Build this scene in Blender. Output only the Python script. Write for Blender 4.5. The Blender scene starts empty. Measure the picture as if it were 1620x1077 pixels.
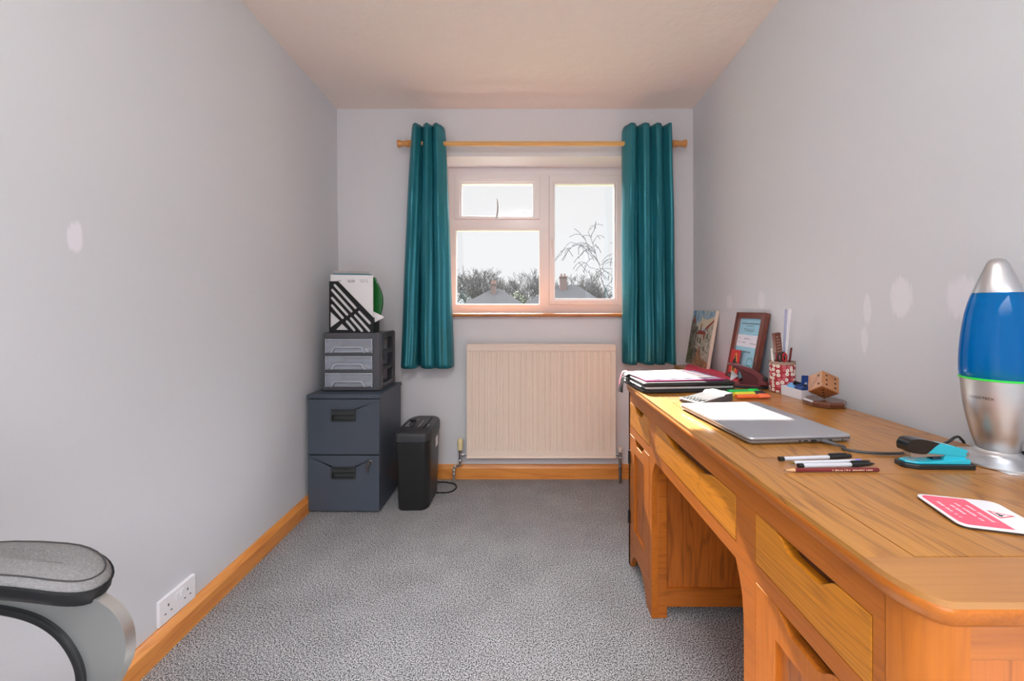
import bpy, bmesh, math, random
from mathutils import Vector, Matrix, noise
from mathutils.geometry import tessellate_polygon
PI = math.pi
FILL_GLOW = 16.8      # radiance of the added, unseen fill light
R = math.radians
S = bpy.context.scene
COL = S.collection

# ------------------------------------------------------------------ camera
cam_data = bpy.data.cameras.new('camera')
cam = bpy.data.objects.new('camera', cam_data)
COL.objects.link(cam)
cam.location = (0, 0, 1.1)
cam.rotation_euler = (PI / 2, 0, 0)
cam_data.sensor_width = 36
cam_data.lens = 36 * 640 / 1620
cam_data.shift_x = -21 / 1620
cam_data.shift_y = -49.5 / 1620
cam_data.clip_start = 0.02
cam_data.clip_end = 500
S.camera = cam

# ------------------------------------------------------------------ world, sun, exposure
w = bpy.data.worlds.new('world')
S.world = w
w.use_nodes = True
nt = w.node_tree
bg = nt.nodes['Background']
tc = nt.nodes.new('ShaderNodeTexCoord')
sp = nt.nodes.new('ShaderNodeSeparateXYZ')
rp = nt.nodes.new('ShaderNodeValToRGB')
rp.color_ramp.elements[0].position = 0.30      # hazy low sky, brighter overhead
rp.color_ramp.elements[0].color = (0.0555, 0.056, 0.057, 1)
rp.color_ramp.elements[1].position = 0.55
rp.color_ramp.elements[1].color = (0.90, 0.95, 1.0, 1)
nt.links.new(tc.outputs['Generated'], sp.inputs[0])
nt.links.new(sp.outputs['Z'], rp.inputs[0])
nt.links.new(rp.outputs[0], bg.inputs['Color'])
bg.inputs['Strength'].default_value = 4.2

sun_data = bpy.data.lights.new('sun', 'SUN')
sun_data.energy = 9.0
sun_data.angle = R(0.5)
sun_data.color = (1.0, 0.93, 0.82)
sun = bpy.data.objects.new('sun', sun_data)
COL.objects.link(sun)
sun.rotation_euler = Vector((0.08, -1, -0.664)).to_track_quat('-Z', 'Y').to_euler()

S.view_settings.view_transform = 'Standard'
S.view_settings.look = 'None'
S.view_settings.gamma = 1
S.view_settings.use_curve_mapping = False
S.view_settings.exposure = 2.0
S.cycles.max_bounces = 12
S.cycles.diffuse_bounces = 8
S.cycles.transparent_max_bounces = 12
S.cycles.caustics_reflective = False
S.cycles.caustics_refractive = False
S.cycles.sample_clamp_indirect = 6

# ------------------------------------------------------------------ materials
MATS = {}
def lin(c):
    return tuple(((v / 255) / 12.92 if v / 255 <= 0.04045 else ((v / 255 + 0.055) / 1.055) ** 2.4) for v in c)
def mat(name, col, rough=0.5, metal=0.0, coat=0.0, spec=0.5, sheen=0.0, trans=0.0, bump=0.0, bscale=200, var=0.0, vscale=20, ior=1.45, alpha=1.0, aniso=0.0):
    if name in MATS: return MATS[name]
    m = bpy.data.materials.new(name); m.use_nodes = True
    n = m.node_tree.nodes; l = m.node_tree.links; b = n['Principled BSDF']
    c = lin(col) + (1,)
    b.inputs['Base Color'].default_value = c
    b.inputs['Roughness'].default_value = rough
    b.inputs['Metallic'].default_value = metal
    b.inputs['Coat Weight'].default_value = coat
    b.inputs['Coat Roughness'].default_value = 0.15
    b.inputs['Specular IOR Level'].default_value = spec
    b.inputs['Sheen Weight'].default_value = sheen
    b.inputs['Transmission Weight'].default_value = trans
    b.inputs['IOR'].default_value = ior
    b.inputs['Alpha'].default_value = alpha
    b.inputs['Anisotropic'].default_value = aniso
    t = n.new('ShaderNodeTexCoord')
    nz = n.new('ShaderNodeTexNoise'); nz.inputs['Scale'].default_value = vscale; nz.inputs['Detail'].default_value = 4
    l.new(t.outputs['Object'], nz.inputs['Vector'])
    mx = n.new('ShaderNodeMix'); mx.data_type = 'RGBA'
    k = max(var, 0.02)
    mx.inputs['A'].default_value = tuple(v * (1 - k) for v in c[:3]) + (1,)
    mx.inputs['B'].default_value = tuple(min(1, v * (1 + k)) for v in c[:3]) + (1,)
    l.new(nz.outputs['Fac'], mx.inputs['Factor']); l.new(mx.outputs['Result'], b.inputs['Base Color'])
    if bump:
        nb = n.new('ShaderNodeTexNoise'); nb.inputs['Scale'].default_value = bscale; nb.inputs['Detail'].default_value = 3
        l.new(t.outputs['Object'], nb.inputs['Vector'])
        bp = n.new('ShaderNodeBump'); bp.inputs['Strength'].default_value = bump; bp.inputs['Distance'].default_value = 0.002
        l.new(nb.outputs['Fac'], bp.inputs['Height']); l.new(bp.outputs[0], b.inputs['Normal'])
    MATS[name] = m
    return m

def wood(name, light, dark, axis='y', scale=1.0, rough=0.32, coat=0.22, ring=26, spec=0.5, fig=0.15):
    if name in MATS: return MATS[name]
    m = bpy.data.materials.new(name); m.use_nodes = True
    n = m.node_tree.nodes; l = m.node_tree.links; b = n['Principled BSDF']
    t = n.new('ShaderNodeTexCoord'); mp = n.new('ShaderNodeMapping')
    sc = [1.0, 1.0, 1.0]; sc['xyz'.index(axis)] = 0.14
    mp.inputs['Scale'].default_value = [s * scale for s in sc]
    l.new(t.outputs['Object'], mp.inputs['Vector'])
    n1 = n.new('ShaderNodeTexNoise'); n1.inputs['Scale'].default_value = 7.5; n1.inputs['Detail'].default_value = 2.5; n1.inputs['Distortion'].default_value = 0.4
    l.new(mp.outputs[0], n1.inputs['Vector'])
    mu = n.new('ShaderNodeMath'); mu.operation = 'MULTIPLY'; mu.inputs[1].default_value = ring * 2.6
    l.new(n1.outputs['Fac'], mu.inputs[0])
    si = n.new('ShaderNodeMath'); si.operation = 'SINE'; l.new(mu.outputs[0], si.inputs[0])
    r1 = n.new('ShaderNodeMapRange'); r1.inputs['From Min'].default_value = -0.2; r1.inputs['From Max'].default_value = 1.0
    l.new(si.outputs[0], r1.inputs['Value'])
    pw = n.new('ShaderNodeMath'); pw.operation = 'POWER'; pw.inputs[1].default_value = 3.5
    l.new(r1.outputs[0], pw.inputs[0])
    n2 = n.new('ShaderNodeTexNoise'); n2.inputs['Scale'].default_value = 210; n2.inputs['Detail'].default_value = 3
    mp2 = n.new('ShaderNodeMapping'); sc2 = [1.0, 1.0, 1.0]; sc2['xyz'.index(axis)] = 0.035
    mp2.inputs['Scale'].default_value = sc2
    l.new(t.outputs['Object'], mp2.inputs['Vector']); l.new(mp2.outputs[0], n2.inputs['Vector'])
    n3 = n.new('ShaderNodeTexNoise'); n3.inputs['Scale'].default_value = 3.0; n3.inputs['Detail'].default_value = 1
    l.new(mp.outputs[0], n3.inputs['Vector'])
    a = n.new('ShaderNodeMath'); a.operation = 'MULTIPLY'; a.inputs[1].default_value = fig; l.new(pw.outputs[0], a.inputs[0])
    a2 = n.new('ShaderNodeMath'); a2.operation = 'MULTIPLY_ADD'; a2.inputs[1].default_value = 0.36; l.new(n2.outputs['Fac'], a2.inputs[0]); l.new(a.outputs[0], a2.inputs[2])
    a3 = n.new('ShaderNodeMath'); a3.operation = 'MULTIPLY_ADD'; a3.inputs[1].default_value = 0.34; l.new(n3.outputs['Fac'], a3.inputs[0]); l.new(a2.outputs[0], a3.inputs[2])
    cr = n.new('ShaderNodeValToRGB'); cr.color_ramp.elements[0].position = 0.27; cr.color_ramp.elements[1].position = 0.66
    cr.color_ramp.elements[0].color = lin(light) + (1,); cr.color_ramp.elements[1].color = lin(dark) + (1,)
    l.new(a3.outputs[0], cr.inputs[0]); l.new(cr.outputs[0], b.inputs['Base Color'])
    b.inputs['Roughness'].default_value = rough
    b.inputs['Coat Weight'].default_value = coat
    b.inputs['Coat Roughness'].default_value = 0.2
    b.inputs['Specular IOR Level'].default_value = spec
    bp = n.new('ShaderNodeBump'); bp.inputs['Strength'].default_value = 0.12; bp.inputs['Distance'].default_value = 0.001
    l.new(n2.outputs['Fac'], bp.inputs['Height']); l.new(bp.outputs[0], b.inputs['Normal'])
    MATS[name] = m
    return m

def wall_mat(name, col, patches, axis_u, bump=0.25):
    """painted plaster with brushed filler marks: patches = (u, z, half width, half height, strength)"""
    m = mat(name, col, rough=0.85, var=0.02, vscale=1.7, bump=bump, bscale=55, spec=0.25)
    n = m.node_tree.nodes; l = m.node_tree.links; b = n['Principled BSDF']
    if not patches: return m
    g = n.new('ShaderNodeNewGeometry'); s = n.new('ShaderNodeSeparateXYZ'); l.new(g.outputs['Position'], s.inputs[0])
    mpn = n.new('ShaderNodeMapping'); mpn.inputs['Scale'].default_value = (90, 90, 16); l.new(g.outputs['Position'], mpn.inputs[0])
    nz = n.new('ShaderNodeTexNoise'); nz.inputs['Scale'].default_value = 1; nz.inputs['Detail'].default_value = 3; l.new(mpn.outputs[0], nz.inputs['Vector'])
    total = None
    for (u, z, a, c, st) in patches:
        def term(out, p, h):
            q = n.new('ShaderNodeMath'); q.operation = 'MULTIPLY_ADD'; q.inputs[1].default_value = 1 / h; q.inputs[2].default_value = -p / h; l.new(out, q.inputs[0])
            q2 = n.new('ShaderNodeMath'); q2.operation = 'POWER'; q2.inputs[1].default_value = 2
            ab = n.new('ShaderNodeMath'); ab.operation = 'ABSOLUTE'; l.new(q.outputs[0], ab.inputs[0]); l.new(ab.outputs[0], q2.inputs[0]); return q2
        t1 = term(s.outputs[axis_u], u, a); t2 = term(s.outputs['Z'], z, c)
        ad = n.new('ShaderNodeMath'); ad.operation = 'ADD'; l.new(t1.outputs[0], ad.inputs[0]); l.new(t2.outputs[0], ad.inputs[1])
        ad2 = n.new('ShaderNodeMath'); ad2.operation = 'MULTIPLY_ADD'; ad2.inputs[1].default_value = 1.6; l.new(nz.outputs['Fac'], ad2.inputs[0]); l.new(ad.outputs[0], ad2.inputs[2])
        mr = n.new('ShaderNodeMapRange'); mr.inputs['From Min'].default_value = 1.9; mr.inputs['From Max'].default_value = 1.35
        mr.inputs['To Min'].default_value = 0; mr.inputs['To Max'].default_value = st; l.new(ad2.outputs[0], mr.inputs['Value'])
        if total is None: total = mr.outputs[0]
        else:
            q = n.new('ShaderNodeMath'); q.operation = 'MAXIMUM'; l.new(total, q.inputs[0]); l.new(mr.outputs[0], q.inputs[1]); total = q.outputs[0]
    old = b.inputs['Base Color'].links[0].from_socket
    mx = n.new('ShaderNodeMix'); mx.data_type = 'RGBA'; l.new(old, mx.inputs['A']); mx.inputs['B'].default_value = lin((232, 232, 240)) + (1,)
    l.new(total, mx.inputs['Factor']); l.new(mx.outputs['Result'], b.inputs['Base Color'])
    return m

def carpet_mat():
    m = bpy.data.materials.new('carpet'); m.use_nodes = True
    n = m.node_tree.nodes; l = m.node_tree.links; b = n['Principled BSDF']
    t = n.new('ShaderNodeTexCoord')
    v = n.new('ShaderNodeTexNoise'); v.inputs['Scale'].default_value = 240; v.inputs['Detail'].default_value = 3; v.inputs['Roughness'].default_value = 0.7
    n2 = n.new('ShaderNodeTexNoise'); n2.inputs['Scale'].default_value = 5; n2.inputs['Detail'].default_value = 3; n2.inputs['Roughness'].default_value = 0.6
    for q in (v, n2): l.new(t.outputs['Object'], q.inputs['Vector'])
    cr = n.new('ShaderNodeValToRGB')
    e = cr.color_ramp.elements; e[0].position = 0.41; e[0].color = lin((22, 22, 24)) + (1,); e[1].position = 0.60; e[1].color = lin((208, 208, 210)) + (1,)
    l.new(v.outputs['Fac'], cr.inputs[0])
    mr = n.new('ShaderNodeMapRange'); mr.inputs['From Min'].default_value = 0.35; mr.inputs['From Max'].default_value = 0.65
    mr.inputs['To Min'].default_value = 0.88; mr.inputs['To Max'].default_value = 1.04; l.new(n2.outputs['Fac'], mr.inputs['Value'])
    mx = n.new('ShaderNodeMix'); mx.data_type = 'RGBA'; mx.blend_type = 'MULTIPLY'; mx.inputs['Factor'].default_value = 1
    l.new(cr.outputs[0], mx.inputs['A']); l.new(mr.outputs[0], mx.inputs['B']); l.new(mx.outputs['Result'], b.inputs['Base Color'])
    b.inputs['Roughness'].default_value = 1; b.inputs['Specular IOR Level'].default_value = 0.1; b.inputs['Sheen Weight'].default_value = 0.0
    bp = n.new('ShaderNodeBump'); bp.inputs['Strength'].default_value = 0.3; bp.inputs['Distance'].default_value = 0.003
    l.new(v.outputs['Fac'], bp.inputs['Height']); l.new(bp.outputs[0], b.inputs['Normal'])
    return m

def glass_mat(name='window glass', tint=(1, 1, 1), gloss=0.05):
    m = bpy.data.materials.new(name); m.use_nodes = True
    n = m.node_tree.nodes; l = m.node_tree.links; n.remove(n['Principled BSDF'])
    tr = n.new('ShaderNodeBsdfTransparent'); tr.inputs[0].default_value = tint + (1,)
    gl = n.new('ShaderNodeBsdfGlossy'); gl.inputs['Roughness'].default_value = 0.02
    mx = n.new('ShaderNodeMixShader'); lw = n.new('ShaderNodeLayerWeight'); lw.inputs[0].default_value = 0.1
    mm = n.new('ShaderNodeMath'); mm.operation = 'MULTIPLY_ADD'; mm.inputs[1].default_value = 0.6; mm.inputs[2].default_value = gloss
    l.new(lw.outputs['Fresnel'], mm.inputs[0]); l.new(mm.outputs[0], mx.inputs[0])
    l.new(tr.outputs[0], mx.inputs[1]); l.new(gl.outputs[0], mx.inputs[2]); l.new(mx.outputs[0], n['Material Output'].inputs[0])
    return m

OAK_T = ((186, 128, 56), (122, 72, 24))
OAK_F = ((180, 101, 30), (130, 66, 14))
oak_y = wood('oak grain along', *OAK_T, axis='y', ring=40, fig=0.17)
oak_x = wood('oak grain across', (172, 118, 62), (134, 82, 38), axis='x', ring=9)
oakf_y = wood('oak front long grain', *OAK_F, axis='y', rough=0.38, coat=0.06, spec=0.3, fig=0.07)
oakf_z = wood('oak upright grain', *OAK_F, axis='z', rough=0.38, coat=0.06, spec=0.3, fig=0.07)
oakd_y = wood('oak drawer veneer', (204, 128, 32), (134, 78, 16), axis='y', ring=44, rough=0.36, coat=0.06, spec=0.3, fig=0.12)
oakp_z = wood('oak panel', (184, 102, 34), (104, 52, 16), axis='z', ring=34, rough=0.42)
pine_x = wood('pine skirting across', (236, 160, 78), (206, 122, 52), axis='x', ring=18, rough=0.4)
pine_y = wood('pine skirting along', (236, 160, 78), (206, 122, 52), axis='y', ring=18, rough=0.4)
pole_w = wood('beech pole', (232, 182, 110), (206, 148, 80), axis='x', ring=10, rough=0.35)
dark_in = mat('dark oak cavity', (88, 50, 24), rough=0.6)
upvc = mat('white window plastic', (236, 230, 230), rough=0.28, coat=0.2)
black_pl = mat('black plastic', (30, 30, 31), rough=0.38)
black_matt = mat('black matt', (24, 24, 25), rough=0.6)
chrome = mat('chrome', (215, 215, 218), rough=0.15, metal=1)
steel = mat('brushed steel', (200, 200, 202), rough=0.32, metal=1, aniso=0.5)
white_paper = mat('white paper', (240, 240, 242), rough=0.8)

# ------------------------------------------------------------------ mesh helpers
def tag(o, label=None, cat=None, group=None, kind=None):
    if label: o['label'] = label
    if cat: o['category'] = cat
    if group: o['group'] = group
    if kind: o['kind'] = kind
    return o
def thing(name, label, cat, loc=(0, 0, 0), rz=0, group=None, rot=None):
    o = bpy.data.objects.new(name, None); COL.objects.link(o)
    o.location = loc; o.rotation_euler = rot if rot else (0, 0, rz); o.empty_display_size = 0.05
    return tag(o, label, cat, group)
def obj(name, bm, m, parent=None, world=False, smooth=False, bevel=0, seg=2, subsurf=0, solid=0, label=None, loc=None):
    """ONE mesh object from a bmesh; world=True means its vertices are world coordinates"""
    if world and parent is not None:
        off = Vector((0, 0, 0)); p = parent
        while p is not None: off += Vector(p.location); p = p.parent
        bmesh.ops.translate(bm, verts=bm.verts, vec=-off)
    if smooth:
        for f in bm.faces: f.smooth = True
        for e in bm.edges:
            if len(e.link_faces) == 2 and e.calc_face_angle(0) > R(42): e.smooth = False
    me = bpy.data.meshes.new(name); bm.to_mesh(me); bm.free()
    for mm in (m if isinstance(m, (list, tuple)) else [m]): me.materials.append(mm)
    o = bpy.data.objects.new(name, me); COL.objects.link(o)
    if parent is not None: o.parent = parent
    if loc: o.location = loc
    if solid:
        d = o.modifiers.new('s', 'SOLIDIFY'); d.thickness = solid; d.offset = 0
    if subsurf:
        d = o.modifiers.new('u', 'SUBSURF'); d.levels = subsurf; d.render_levels = subsurf
    if bevel:
        d = o.modifiers.new('b', 'BEVEL'); d.width = bevel; d.segments = seg; d.limit_method = 'ANGLE'; d.angle_limit = R(35)
        if smooth is False:
            d.harden_normals = False
    if label: o['label'] = label
    return o
def B(): return bmesh.new()
def box(bm, x0, x1, y0, y1, z0, z1, mi=0):
    v = [bm.verts.new(p) for p in ((x0, y0, z0), (x1, y0, z0), (x1, y1, z0), (x0, y1, z0), (x0, y0, z1), (x1, y0, z1), (x1, y1, z1), (x0, y1, z1))]
    for q in ((0, 3, 2, 1), (4, 5, 6, 7), (0, 1, 5, 4), (1, 2, 6, 5), (2, 3, 7, 6), (3, 0, 4, 7)):
        bm.faces.new([v[i] for i in q]).material_index = mi
    return bm
def area(poly):
    return sum(poly[i][0] * poly[(i + 1) % len(poly)][1] - poly[(i + 1) % len(poly)][0] * poly[i][1] for i in range(len(poly))) / 2
def plate(bm, outer, holes, d0, d1, frame, mi=0):
    """2D outline with holes, extruded from d0 to d1; frame = (origin, e1, e2, e3)"""
    O, e1, e2, e3 = [Vector(q) for q in frame]
    if area(outer) < 0: outer = outer[::-1]
    holes = [h if area(h) < 0 else h[::-1] for h in holes]
    loops = [outer] + holes
    tris = tessellate_polygon([[Vector((p[0], p[1], 0)) for p in lp] for lp in loops])
    P = [p for lp in loops for p in lp]
    lo = [bm.verts.new(O + e1 * p[0] + e2 * p[1] + e3 * d0) for p in P]
    hi = [bm.verts.new(O + e1 * p[0] + e2 * p[1] + e3 * d1) for p in P]
    fs = []
    for t in tris:
        a, b, c = t
        s = (P[b][0] - P[a][0]) * (P[c][1] - P[a][1]) - (P[c][0] - P[a][0]) * (P[b][1] - P[a][1])
        if abs(s) < 1e-12: continue
        if s < 0: a, b, c = c, b, a
        try:
            fs.append(bm.faces.new((hi[a], hi[b], hi[c]))); fs.append(bm.faces.new((lo[c], lo[b], lo[a])))
        except ValueError: pass
    k = 0
    for lp in loops:
        n = len(lp)
        for i in range(n):
            j = (i + 1) % n
            fs.append(bm.faces.new((lo[k + i], lo[k + j], hi[k + j], hi[k + i])))
        k += n
    for f in fs: f.material_index = mi
    bmesh.ops.recalc_face_normals(bm, faces=fs)
    return bm
FXY = ((0, 0, 0), (1, 0, 0), (0, 1, 0), (0, 0, 1))
FXZ = ((0, 0, 0), (1, 0, 0), (0, 0, 1), (0, 1, 0))
FYZ = ((0, 0, 0), (0, 1, 0), (0, 0, 1), (1, 0, 0))
def rrect(x0, x1, y0, y1, rx, ry=None, n=6):
    ry = rx if ry is None else ry
    out = []
    for cx, cy, a0 in ((x1 - rx, y1 - ry, 0), (x0 + rx, y1 - ry, 90), (x0 + rx, y0 + ry, 180), (x1 - rx, y0 + ry, 270)):
        for i in range(n + 1):
            a = R(a0 + 90 * i / n); out.append((cx + rx * math.cos(a), cy + ry * math.sin(a)))
    return out
def capsule(p, q, r, n=6):
    a = math.atan2(q[1] - p[1], q[0] - p[0]); out = []
    for i in range(n + 1): t = a - PI / 2 + PI * i / n; out.append((q[0] + r * math.cos(t), q[1] + r * math.sin(t)))
    for i in range(n + 1): t = a + PI / 2 + PI * i / n; out.append((p[0] + r * math.cos(t), p[1] + r * math.sin(t)))
    return out
def loft(bm, rings, cap=True, closed=True, mi=0):
    vs = [[bm.verts.new(p) for p in r] for r in rings]
    fs = []
    n = len(vs[0])
    for a, b in zip(vs, vs[1:]):
        for i in range(n if closed else n - 1):
            j = (i + 1) % n; fs.append(bm.faces.new((a[i], a[j], b[j], b[i])))
    if cap and closed:
        fs.append(bm.faces.new(vs[0][::-1])); fs.append(bm.faces.new(vs[-1]))
    for f in fs: f.material_index = mi
    bmesh.ops.recalc_face_normals(bm, faces=fs)
    return bm
def tube(bm, pts, r, n=8, cap=True, mi=0):
    pts = [Vector(p) for p in pts]; rr = r if isinstance(r, (list, tuple)) else [r] * len(pts)
    rings = []; ref = None
    for i, p in enumerate(pts):
        d = (pts[min(i + 1, len(pts) - 1)] - pts[max(i - 1, 0)]).normalized()
        if ref is None: ref = Vector((0, 0, 1)) if abs(d.z) < 0.9 else Vector((1, 0, 0))
        u = (ref - d * ref.dot(d)).normalized(); v = d.cross(u); ref = u
        rings.append([p + (u * math.cos(2 * PI * k / n) + v * math.sin(2 * PI * k / n)) * rr[i] for k in range(n)])
    return loft(bm, rings, cap, mi=mi)
def lathe(bm, prof, c=(0, 0, 0), n=32, axis='z', mi=0):
    """prof = [(radius, height)]"""
    c = Vector(c); rings = []
    for r, h in prof:
        ring = []
        for k in range(n):
            a = 2 * PI * k / n; x, y = r * math.cos(a), r * math.sin(a)
            ring.append(c + (Vector((x, y, h)) if axis == 'z' else Vector((h, x, y)) if axis == 'x' else Vector((x, h, y))))
        rings.append(ring)
    return loft(bm, rings, True, mi=mi)
def smooth_path(pts, n=8):
    """Catmull-Rom through points"""
    P = [Vector(p) for p in pts]; P = [2 * P[0] - P[1]] + P + [2 * P[-1] - P[-2]]; out = []
    for i in range(1, len(P) - 2):
        for k in range(n):
            t = k / n
            out.append(0.5 * ((2 * P[i]) + (P[i + 1] - P[i - 1]) * t + (2 * P[i - 1] - 5 * P[i] + 4 * P[i + 1] - P[i + 2]) * t * t + (3 * P[i] - P[i - 1] - 3 * P[i + 1] + P[i + 2]) * t ** 3))
    out.append(P[-2]); return out
def spath2(pts, n=8): return [(p.x, p.y) for p in smooth_path([(a, b, 0) for a, b in pts], n)]
def text_bm(s, size, M=None, ext=0.0002, align='CENTER'):
    cu = bpy.data.curves.new('t', 'FONT'); cu.body = s; cu.size = size; cu.extrude = ext; cu.align_x = align; cu.align_y = 'CENTER'; cu.resolution_u = 3
    o = bpy.data.objects.new('t', cu); COL.objects.link(o)
    dg = bpy.context.evaluated_depsgraph_get(); me = bpy.data.meshes.new_from_object(o.evaluated_get(dg))
    bm = B(); bm.from_mesh(me); bpy.data.objects.remove(o); bpy.data.meshes.remove(me)
    if M is not None: bmesh.ops.transform(bm, matrix=M, verts=bm.verts)
    return bm
def merge(bm, other, M=None):
    me = bpy.data.meshes.new('tmp'); other.to_mesh(me); other.free()
    if M is not None: me.transform(M)
    bm.from_mesh(me); bpy.data.meshes.remove(me)
    return bm
def squiggle_lines(bm, lines, frame, seed=1, h=0.0012, lift=0.0004, mi=0):
    """rows of tiny unreadable print: (u0, u1, v) per row; frame = (origin, e1, e2, e3)"""
    rnd = random.Random(seed)
    for u0, u1, v in lines:
        u = u0
        while u < u1:
            w_ = rnd.uniform(0.6, 1.4) * h
            plate(bm, [(u, v), (u + w_ * 0.55, v), (u + w_ * 0.75, v + h * rnd.uniform(0.6, 1.0)), (u + w_ * 0.1, v + h * rnd.uniform(0.6, 1.0))], [], 0, lift, frame, mi)
            u += w_ * (1.0 if rnd.random() < 0.82 else 1.9)
    return bm

# ------------------------------------------------------------------ room shell
D = 2.635
H = 2.405
def Lx(y, z): return (-1.2275 - 0.028 * (y - D)) + 0.022 * (1 - z / H)
def Rx(y, z):
    t = z / H; top = 1.092 + 0.01875 * (y - D); bot = 1.098 + 0.004 * (y - D)
    return top * t + bot * (1 - t)
YN = -1.3
patL = [(1.054, 1.289, 0.020, 0.042, 0.95)]
patR = [(1.173, 1.135, 0.036, 0.062, 0.7), (1.008, 1.13, 0.040, 0.058, 0.6), (1.29, 1.10, 0.016, 0.052, 0.6), (1.30, 1.0, 0.014, 0.05, 0.6), (1.87, 1.145, 0.03, 0.045, 0.5), (2.167, 1.14, 0.035, 0.04, 0.5)]
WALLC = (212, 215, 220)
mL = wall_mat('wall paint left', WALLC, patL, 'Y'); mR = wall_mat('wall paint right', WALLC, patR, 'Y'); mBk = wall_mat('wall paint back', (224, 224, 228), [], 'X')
def shell(name, pts, thick, m):
    """slab given by 4 inner corners and an outward thickness vector"""
    bm = B(); t = Vector(thick)
    n = 1
    a = [bm.verts.new(p) for p in pts]; b = [bm.verts.new(Vector(p) + t) for p in pts]
    bm.faces.new(a); bm.faces.new(b[::-1])
    for i in range(4): j = (i + 1) % 4; bm.faces.new((a[i], b[i], b[j], a[j]))
    bmesh.ops.recalc_face_normals(bm, faces=bm.faces)
    return tag(obj(name, bm, m), kind='structure')
shell('floor', [(-1.32, YN, 0), (1.3, YN, 0), (1.3, D + 0.05, 0), (-1.32, D + 0.05, 0)], (0, 0, -0.12), carpet_mat())
shell('wall_left', [(Lx(YN, 0), YN, 0), (Lx(D, 0), D, 0), (Lx(D, H), D, H), (Lx(YN, H), YN, H)], (-0.12, 0, 0), mL)
shell('wall_right', [(Rx(YN, 0), YN, 0), (Rx(D, 0), D, 0), (Rx(D, H), D, H), (Rx(YN, H), YN, H)], (0.12, 0, 0), mR)
ceil_m = mat('ceiling plaster', (240, 226, 218), rough=0.9, bump=0.9, bscale=26, spec=0.2)
shell('ceiling', [(-1.35, YN, H), (1.3, YN, H), (1.3, D + 0.3, H), (-1.35, D + 0.3, H)], (0, 0, 0.12), ceil_m)
# window wall with its opening
WX0, WX1, WZ0, WZ1 = -0.539, 0.706, 1.062, 2.094
bm = B()
plate(bm, [(-1.36, -0.02), (1.25, -0.02), (1.25, H + 0.01), (-1.36, H + 0.01)], [[(WX0, WZ0), (WX1, WZ0), (WX1, WZ1), (WX0, WZ1)]], D, D + 0.29, FXZ)
tag(obj('wall_back', bm, mBk), kind='structure')

# skirting boards (chamfered top)
def skirt_profile(h, t): return [(0, 0), (t, 0), (t, h - 0.022), (t * 0.45, h - 0.004), (t * 0.3, h), (0, h)]
bm = B()
loft(bm, [[(Lx(y, 0) + a, y, b) for a, b in skirt_profile(0.084, 0.024)] for y in (YN, D)])
tag(obj('baseboard_left', bm, pine_y), kind='structure')
bm = B()
loft(bm, [[(x, D - a, b) for a, b in skirt_profile(0.0925, 0.018)] for x in (Lx(D, 0) + 0.02, Rx(D, 0))])
tag(obj('baseboard_back', bm, pine_x), kind='structure')
bm = B()
loft(bm, [[(Rx(y, 0) - a, y, b) for a, b in skirt_profile(0.0925, 0.018)] for y in (YN, D - 0.02)])
tag(obj('baseboard_right', bm, pine_y), kind='structure')
# wooden window board with rounded nosing
bm = B()
prof = [(D + 0.20, 1.073), (D - 0.028, 1.073)] + [(D - 0.028 - 0.011 * math.sin(a), 1.062 + 0.011 * math.cos(a)) for a in [R(t) for t in range(15, 181, 15)]] + [(D + 0.20, 1.051)]
loft(bm, [[(x, p[0], p[1]) for p in prof] for x in (WX0 + 0.001, WX1 - 0.001)])
tag(obj('trim_1', bm, wood('window board', (206, 128, 62), (150, 80, 34), axis='x', rough=0.22, coat=0.6)), kind='structure')

# ------------------------------------------------------------------ window
WY = 2.84; ws = 640 / WY
def wx(px): return (px - 831) / ws
def wz(py): return 1.1 - (py - 489) / ws
gm = glass_mat()
win = thing('window_1', None, None, ((WX0 + WX1) / 2, WY, WZ0 + 0.011)); win['kind'] = 'structure'
def ring_rect(bm, o, i, y0, y1, mi=0):
    plate(bm, [(o[0], o[2]), (o[1], o[2]), (o[1], o[3]), (o[0], o[3])], [[(i[0], i[2]), (i[1], i[2]), (i[1], i[3]), (i[0], i[3])]], y0, y1, FXZ, mi)
bm = B()
fo = (WX0 + 0.001, WX1 - 0.001, 1.073, WZ1 - 0.001)
lp = (wx(720), wx(854.5), wz(482), wz(363)); vp = (wx(719.5), wx(854), wz(347.3), wz(277.3)); cp = (wx(868.6), wx(984.5), wz(482), wz(277.8))
plate(bm, [(fo[0], fo[2]), (fo[1], fo[2]), (fo[1], fo[3]), (fo[0], fo[3])], [[(q[0], q[2]), (q[1], q[2]), (q[1], q[3]), (q[0], q[3])] for q in (lp, vp, cp)], WY, WY + 0.07, FXZ)
obj('window_frame', bm, upvc, win, True, bevel=0.004, seg=3)
bm = B()
q = lp; g = 0.006
ring_rect(bm, (q[0] - 0.002, q[1] + 0.002, q[2] - 0.002, q[3] + 0.002), (q[0] + g, q[1] - g, q[2] + g, q[3] - g), WY + 0.006, WY + 0.05)
obj('glazing_bead', bm, upvc, win, True, bevel=0.003)
def sash(q, gl, name):
    s = B()
    ring_rect(s, (q[0] + 0.0015, q[1] - 0.0015, q[2] + 0.0015, q[3] - 0.0015), (gl[0] - 0.012, gl[1] + 0.012, gl[2] - 0.012, gl[3] + 0.012), WY - 0.014, WY + 0.05)
    ring_rect(s, (gl[0] - 0.014, gl[1] + 0.014, gl[2] - 0.014, gl[3] + 0.014), gl, WY - 0.004, WY + 0.045)
    return obj(name, s, upvc, win, True, bevel=0.0035, seg=3)
vg = (wx(730.5), wx(843), wz(341.7), wz(291)); cg = (wx(877.8), wx(971.7), wz(472), wz(291.5))
vent_sash = sash(vp, vg, 'vent_sash'); case_sash = sash(cp, cg, 'casement_sash')
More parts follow.
